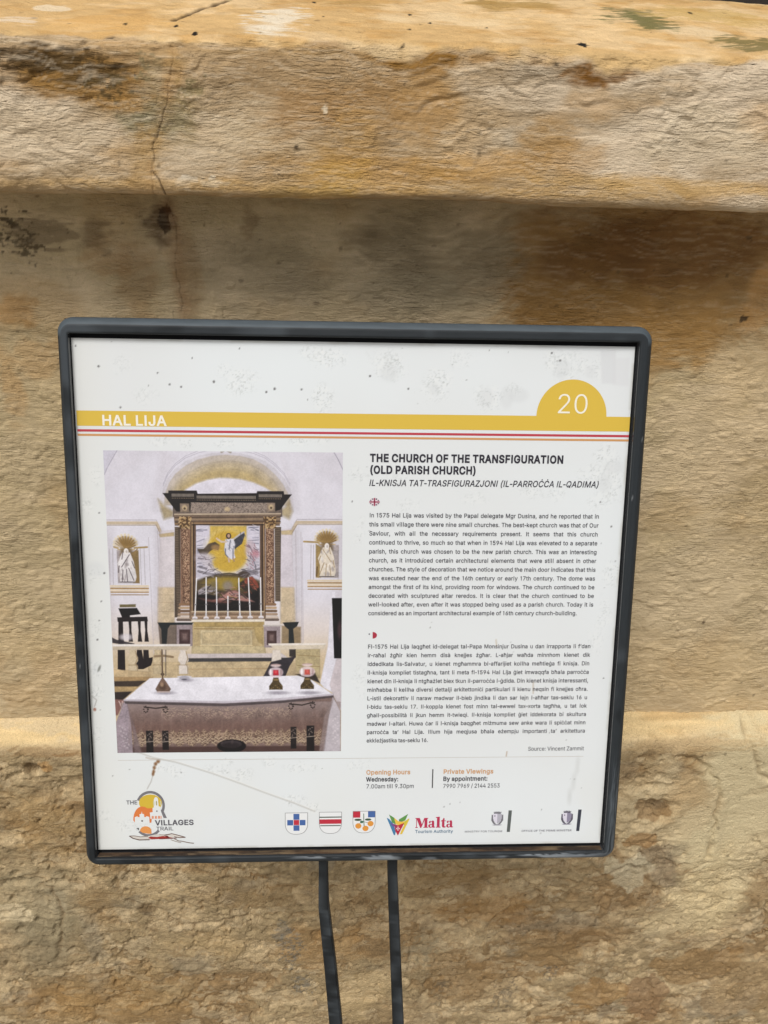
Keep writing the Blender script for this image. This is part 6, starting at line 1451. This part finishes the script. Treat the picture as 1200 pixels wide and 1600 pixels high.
    # altar block
    P([(91.6, 242.9), (154.9, 242.4), (154.6, 273.4), (90.8, 273.2)], (190, 170, 130), 1, .4)
    P([(91.1, 241.5), (155.5, 241.2), (155.5, 243.6), (91.1, 243.8)], (232, 222, 208), 1, .3)
    P([(92.7, 243.8), (154.3, 243.6), (153.7, 248.3), (93.2, 248.2)], (184, 160, 108), 1, .4)
    P([(98.7, 251.2), (144.1, 251.3), (143.9, 265.5), (98.3, 265.5)], (206, 190, 156), 1, .5); P([(100.3, 253.0), (142.4, 253.0), (142.3, 263.8), (100.1, 263.7)], (198, 180, 144), 1, .6)
    P([(91.0, 266.0), (155.2, 266.2), (156.3, 273.4), (90.3, 273.2)], (198, 182, 146), 1, .4); L([(93.1, 250.0), (153.7, 250.1)], .6, (150, 122, 76)); L([(98.3, 265.5), (143.9, 265.5)], .6, (228, 208, 168))
    P([(145.3, 248.3), (153.7, 248.3), (153.5, 265.0), (149.6, 262.6), (146.9, 256.6)], (178, 156, 108), .9, .6)
    P([(79.6, 273.2), (169.9, 272.8), (175.5, 277.0), (79.5, 277.4)], (206, 196, 196), 1, .4); P([(80.6, 277.4), (176.7, 277.0), (169.8, 281.2), (80.5, 281.0)], (74, 72, 74), 1, .4)
    P([(52.4, 280.9), (204.0, 280.1), (204.1, 296.5), (51.9, 295.9)], (196, 176, 142), 1, .5); L([(84.8, 287.6), (158.4, 287.2)], .5, (174, 148, 108))
    # pedestals and dark stands
    for r, d in (([(77.1, 245.3), (92.1, 245.3), (91.6, 266.0), (76.5, 266.0)], [(80.3, 250.6), (89.8, 250.6), (89.4, 264.2), (79.9, 264.2)]), ([(154.3, 247.1), (168.9, 247.1), (168.8, 267.4), (154.6, 267.4)], [(157.1, 251.9), (165.5, 251.9), (165.4, 265.0), (156.9, 265.0)])):
        P(r, (164, 150, 154), 1, .4); P(d, (82, 60, 60), 1, .4); P([(p[0] * .5 + (d[0][0] + d[2][0]) / 4, p[1] * .5 + (d[0][1] + d[2][1]) / 4) for p in d], (150, 128, 124), .7, 1.2)
        L([r[0], r[1]], 1.4, (196, 188, 184))
    P([(62.1, 245.3), (78.2, 245.3), (77.6, 264.8), (63.1, 264.8)], (112, 98, 88), .9, .6); P([(170.1, 247.1), (187.0, 248.3), (187.0, 265.0), (169.9, 265.0)], (140, 118, 84), .8, .8)
    for q in ([(61.6, 244.1), (92.7, 244.1), (91.6, 246.2), (72.6, 246.4), (70.3, 250.0), (68.7, 264.8), (64.8, 264.8), (64.7, 250.6), (63.1, 247.0)], [(171.2, 244.2), (185.3, 243.6), (183.6, 247.7), (180.2, 250.1), (181.3, 265.0), (176.2, 265.0), (176.3, 250.7), (172.9, 247.7)]): P(q, (46, 50, 52), 1, .3)
    # lectern of dark wood at the left
    DW = (44, 36, 38)
    P([(29.6, 227.7), (43.4, 227.4), (43.3, 230.0), (29.5, 230.3)], (124, 112, 78), 1, .3); P([(28.3, 231.2), (44.3, 230.9), (47.4, 236.5), (38.0, 237.6), (37.9, 240.0), (31.3, 240.0)], (32, 29, 31), 1, .3)
    P([(26.9, 239.4), (52.9, 238.8), (53.3, 242.9), (27.2, 243.5)], DW, 1, .3)
    for x in [(30.1, 242.3), (37.8, 242.3), (45.8, 242.3), (51.6, 242.3)]:
        P([(x[0] - 1.3, x[1]), (x[0] + 1.3, x[1]), (x[0] + .9, x[1] + 9), (x[0] + 1.9, x[1] + 19.5), (x[0] - 1.9, x[1] + 19.5), (x[0] - .9, x[1] + 9)], DW, 1, .3)
    P([(27.8, 242.3), (31.7, 242.3), (31.3, 264.7), (26.9, 264.7)], DW, 1, .3)
    P([(20.0, 257.0), (25.4, 260.0), (40.8, 263.5), (40.7, 265.9), (21.4, 262.9)], (60, 54, 60), .9, .4); E([(33.8, 257.6)][0], 6, 3.2, (220, 214, 220), .8, .5)
    P([(26.2, 267.1), (32.3, 267.1), (31.9, 289.8), (25.3, 287.4)], DW, 1, .3); P([(42.9, 268.3), (46.8, 268.3), (48.1, 277.9), (57.1, 276.1), (54.6, 283.9), (47.7, 287.4), (41.0, 287.4)], DW, 1, .3); P([(48.4, 268.3), (52.9, 268.3), (53.1, 277.9), (48.1, 277.9)], DW, 1, .3)
    # balustrades
    P([(21.9, 264.1), (89.4, 264.2), (88.7, 267.8), (86.4, 269.6), (21.7, 269.4)], (204, 190, 170), 1, .4); P([(21.9, 264.1), (89.4, 264.2), (89.3, 266.0), (21.8, 266.2)], (234, 228, 224), 1, .4)
    for (x, y), cc in zip([(38.9, 269.5), (60.7, 269.5), (83.1, 269.6)], [(208, 192, 164), (204, 186, 154), (224, 214, 206)]):
        P([(x - 3, y), (x + 3, y), (x + 2.4, y + 2.5), (x + 4.6, y + 7), (x + 4.6, y + 10), (x + 2.6, y + 13), (x + 4.2, y + 15), (x + 4.2, y + 22.5), (x - 4.2, y + 22.5), (x - 4.2, y + 15), (x - 2.6, y + 13), (x - 4.6, y + 10), (x - 4.6, y + 7), (x - 2.4, y + 2.5)], cc, 1, .4)
        L([(x + 2.4, y + 1), (x + 4, y + 8), (x + 2, y + 13), (x + 3.6, y + 16), (x + 3.6, y + 22)], .9, (164, 142, 110), .7); L([(x - 4, y + 14), (x + 4, y + 14)], .7, (156, 132, 100), .7)
    P([(20.9, 287.3), (53.8, 289.9), (53.6, 295.9), (20.5, 295.8)], (204, 180, 142), .9, .5)
    P([(21.1, 294.6), (56.4, 294.7), (50.6, 299.5), (20.9, 298.8)], (176, 148, 108), 1, .5); P([(21.5, 298.8), (49.6, 298.3), (42.0, 304.3), (21.2, 304.2)], (72, 60, 52), 1, .5)
    P([(21.3, 303.6), (42.6, 303.7), (37.9, 308.5), (21.0, 309.0)], (186, 160, 118), 1, .5); P([(21.0, 309.0), (37.3, 308.5), (28.6, 316.4), (21.3, 316.3)], (58, 48, 46), 1, .5)
    P([(21.3, 315.7), (30.3, 316.4), (23.4, 331.0), (21.2, 331.0)], (150, 110, 104), 1, .5)
    for i in range(9): L([(25 + i * 1.0, [(21.8, 317.6)][0][1] + (i % 3) * 3), (26 + i * .8, [(21.7, 320.0)][0][1] + (i % 4) * 3)], .8, (214, 196, 190), .8)
    P([(181.3, 265.0), (204.0, 268.7), (204.1, 296.5), (182.9, 290.4)], (190, 174, 136), 1, .5)
    for a in ([(183.5, 274.6), (204.0, 275.9)], [(183.5, 284.3), (204.0, 285.6)]): L(a, .6, (150, 128, 88), .8)
    P([(158.1, 263.8), (209.1, 263.3), (207.4, 268.7), (164.2, 269.8)], (214, 202, 184), 1, .4); P([(158.1, 263.8), (209.1, 263.3), (209.1, 265.1), (158.6, 265.6)], (234, 226, 218), 1, .4)
    P([(162.0, 269.8), (168.8, 269.8), (169.8, 280.6), (160.7, 280.6)], (222, 212, 202), 1, .4); P([(176.7, 269.2), (182.4, 269.2), (182.4, 277.0), (176.7, 275.8)], (50, 46, 46), .9, .5)
    P([(160.2, 281.2), (175.5, 277.0), (182.4, 275.8), (176.6, 285.5), (172.0, 297.6), (174.8, 300.1), (145.7, 299.9), (153.2, 295.1)], (62, 57, 64), 1, .4)
    # curtain and dark picture at the right edge
    P([(214.1, 215.9), (217.4, 215.9), (222.5, 315.0), (207.5, 305.7), (204.1, 301.4), (210.9, 266.3)], (226, 223, 232), 1, .5)
    P([(218.9, 277.2), (224.6, 277.2), (225.0, 330.5), (222.0, 326.1), (215.6, 312.5), (212.7, 302.7)], (204, 194, 198), 1, .6)
    P([(214.4, 221.7), (224.8, 221.7), (225.2, 277.8), (216.6, 277.8)], (26, 25, 28), 1, .3); E([(221.6, 251.3)][0], 2.2, 8, (88, 60, 66), .8, .6)
    # altar table: cloth top, front fall, lace
    P([(30.7, 319.4), (118.0, 322.4), (216.2, 313.7), (222.6, 328.6), (222.9, 368.7), (18.3, 369.3), (22.0, 338.4)], (134, 112, 106), 1, .4)
    (c0, c1) = [(27.3, 320.0), (221.7, 368.7)]
    w = cv.win(c0[0], c0[1], c1[0], c1[1]); Uw, Vw = U[w], V[w]
    tv = (Vw - c0[1]) / (c1[1] - c0[1])
    cv.put(w, (1 - sstep(0.0, .3, tv)) * .7, (164, 148, 146)); cv.put(w, sstep(.25, .5, tv) * (1 - sstep(.55, .8, tv)) * .6, (124, 94, 84))
    lace = sstep(.52, .58, tv + .03 * np.sin(Uw * .9)) * (1 - sstep(.80, .85, tv + .03 * np.sin(Uw * .55)))
    n = fbm(Uw * .9, Vw * 1.4, 3, 45); cv.put(w, lace * (.30 + .5 * sstep(-.1, .3, n)), (188, 166, 138)); cv.put(w, lace * sstep(.1, .35, -n) * .6, (96, 72, 60))
    for o in (.70, .76): cv.put(w, lace * np.clip(1 - np.abs(tv - o - .018 * np.sin(Uw * 1.3)) / .012, 0, 1) * .8, (214, 196, 168))
    up = sstep(.06, .10, tv) * (1 - sstep(.22, .34, tv + .04 * np.sin(Uw * .35))) * ((Uw > 62) & (Uw < 178))
    cv.put(w, up * sstep(.05, .3, n) * .6, (190, 168, 148))
    cv.put(w, sstep(.84, .88, tv) * .85, (84, 60, 56))
    P([(29.6, 317.6), (21.4, 338.4), (21.2, 369.4), (35.5, 368.9), (35.0, 338.5), (32.4, 320.1)], (164, 150, 158), 1, .5); P([(32.4, 320.1), (35.6, 338.5), (36.6, 368.9), (43.5, 368.3), (38.7, 344.7)], (134, 116, 118), .8, .8)
    P([(215.6, 313.7), (222.6, 328.6), (222.9, 368.7), (206.5, 368.5), (211.6, 333.5)], (196, 188, 194), 1, .5); P([(216.2, 316.2), (212.2, 332.3), (207.7, 368.5), (203.0, 368.5), (207.6, 333.5)], (150, 134, 132), .8, .8)
    for i in range(14):
        (u, v) = [(24.7, 341.5)][0]; E((u + (i % 3) * 2 + i * .3, v + i * 1.6), 1.0, .7, (202, 192, 196), .6, .5, i)
        (u, v) = [(218.0, 333.5)][0]; E((u - (i % 3) * 2 + 2, v + i * 2), 1.0, .7, (224, 216, 220), .6, .5, i)
    for x0, x1 in ([(46.4, 322.6), (67.9, 322.7)], [(175.9, 320.3), (199.5, 319.2)]):
        for (u, v), d in ((x0, 1), (x1, -1)):
            for k in range(9):
                a = k * .8; E((u + d * (2.0 + 1.9 * math.cos(a)), v + 3.0 + 2.9 * math.sin(a)), .8, .6, (52, 42, 42), .9, .4, a)
            E((u + d * 2.6, v + 1.2), 2.0, .7, (56, 46, 44), .85, .4, .4)
        L([(x0[0] + 4, x0[1] + 1.0), ((x0[0] + x1[0]) / 2, x0[1] + 2.0), (x1[0] - 4, x1[1] + 1.0)], 1.3, (60, 50, 48), .9)
    for q in ([(47.8, 346.0), (54.0, 346.0), (53.8, 368.4), (47.5, 368.4)], [(62.0, 346.1), (67.7, 346.1), (67.7, 364.8), (62.0, 364.7)], [(177.5, 343.2), (182.7, 343.2), (182.6, 364.5), (177.4, 364.5)], [(191.9, 342.1), (198.9, 342.1), (198.9, 367.2), (191.9, 367.1)]):
        P(q, (36, 30, 32), 1, .3)
        x, y = (q[0][0] + q[1][0]) / 2, q[0][1]
        for k in range(7): E((x + 1.6 * math.cos(k * 1.7), y + 2 + k * 1.2), .9, .5, (160, 144, 134), .7, .4, k)
        L([(q[0][0], y + 11), (q[1][0], y + 10.4)], .8, (190, 176, 162), .8)
    E([(124.1, 361.5)][0], 13.0, 6.4, (28, 23, 26), 1, .06); E([(123.6, 359.6)][0], 9.6, 3.6, (66, 58, 62), 1, .12); E([(123.6, 360.9)][0], 8.0, 2.6, (48, 40, 44), 1, .3)
    for uu in np.arange(c0[0] + 8, c1[0] - 8, 9.0):                  # hanging folds
        L([(uu + rnd.uniform(-2, 2), c0[1] + 6), (uu + rnd.uniform(-3, 3), c1[1] - 10)], rnd.uniform(1.2, 3.5), rnd.choice([(110, 86, 80), (160, 138, 130)]), .16)
    P([(29.1, 316.4), (118.0, 319.9), (169.6, 317.2), (216.2, 311.9), (216.2, 315.0), (169.5, 320.2), (118.0, 323.0), (30.7, 320.0)], (88, 78, 82), .9, .5)
    P([(53.0, 295.9), (184.6, 294.0), (196.0, 297.7), (216.2, 312.5), (169.6, 317.2), (118.0, 319.6), (29.1, 317.0)], (232, 230, 238), 1, .3)
    P([(29.2, 315.8), (118.1, 318.1), (169.6, 315.3), (216.2, 311.3), (216.2, 313.1), (169.6, 317.8), (118.0, 320.3), (29.1, 317.6)], (200, 192, 202), .9, .5)
    P([(181.7, 292.8), (199.5, 291.6), (204.1, 301.4), (196.0, 297.7)], (52, 44, 42), .9, .6)
    # things on the table
    for (x, y), rx in zip([(64.4, 309.9), (83.4, 297.8), (165.0, 310.4), (193.1, 310.5)], (8, 6, 9, 9)): E((x + 1.5, y), rx, 1.6, (150, 144, 156), .7, .7)
    L([(64.6, 269.5), (64.2, 297.1)], 1.3, (112, 92, 74)); L([(58.2, 275.5), (66.1, 274.9), (73.9, 276.1)], 2.2, (140, 118, 92), .8); L([(68.0, 269.6), (67.2, 293.5)], .9, (70, 62, 56), .6); E([(64.4, 292.3)][0], 1.8, 1.4, (110, 92, 74))
    P([(64.3, 294.7), (67.5, 299.6), (71.3, 306.3), (69.5, 309.3), (59.3, 309.2), (57.7, 306.2), (61.3, 299.6)], (130, 106, 92), 1, .4); E([(64.0, 303.8)][0], 3.2, 3.4, (84, 64, 52), .7, .5); E([(63.5, 302.0)][0], 1.6, 2.2, (186, 158, 130), .7, .5); L([(59.3, 308.9), (70.0, 309.0)], 1.1, (196, 180, 176))
    E([(83.5, 294.8)][0], 6.6, 1.2, (214, 210, 216)); E([(83.4, 296.0)][0], 4.4, 2.2, (182, 178, 188)); E([(83.4, 297.2)][0], 2.4, .8, (110, 106, 116), .9, .4)
    for (x, y), bx, rc, bs in (([(164.6, 290.9)][0], 6.6, (206, 40, 58), (96, 80, 52)), ([(192.6, 290.4)][0], 7.0, (210, 92, 78), (92, 76, 50))):
        E((x, y), bx, 5.0, (226, 206, 212), .85, .15); E((x - bx * .7, y), 1.0, 3.2, (246, 242, 244), .9, .5); E((x + bx * .7, y), 1.0, 3.2, (160, 130, 130), .5, .5)
        E((x, y - 6.6), 4.6, 1.5, (230, 210, 208), .9, .3); L([(x - 4, y - 7.4), (x + 4, y - 7.4)], .6, (168, 130, 126), .8)
        P([(x - 2.3, y - 2.2), (x + 2.3, y - 2.2), (x + 2.5, y + 2.8), (x - 2.5, y + 2.8)], rc, .95, .4); E((x, y - .5), 1.0, 1.5, (238, 120, 120), .6, .5)
        P([(x - 2.2, y + 5), (x + 2.2, y + 5), (x + 3.2, y + 9.0), (x + 6, y + 13), (x + 6, y + 16.4), (x - 6, y + 16.4), (x - 6, y + 13), (x - 3.2, y + 9)], bs, 1, .4)
        for k in range(12): E((x - 5 + k * .9, y + 14 + 1.6 * math.sin(k * 2.2)), .7, .6, (150, 128, 84) if k % 2 else (60, 48, 30), .7, .5)
        E((x, y + 7), 2.6, .8, (160, 136, 92), .8, .4)
    # print grain, slight fading
    x = np.clip(cv.c, 0, 255) / 255
    x = x ** 1.16                                                   # a contrasty print
    grey = x.mean(-1, keepdims=True); x = grey + (x - grey) * 0.92
    cv.c = x * 255
    fine = fbm(U * .75, V * .75, 3, 65); mid = fbm(U * .22, V * .22, 3, 67)
    cv.c *= (1 + 0.045 * fine * sstep(250, 150, cv.c.mean(-1)) + 0.02 * mid * sstep(225, 150, cv.c.mean(-1)))[..., None]
    cv.c *= (1 + 0.018 * fbm(U * 1.2, V * 1.2, 2, 61) + 0.02 * fbm(U * .08, V * .08, 3, 63))[..., None]
    o = cv.build('altar_photograph', panel, M_INK, 0.1)
    o['label'] = 'printed photograph of a church altar with a white clothed table in front'
build_print()
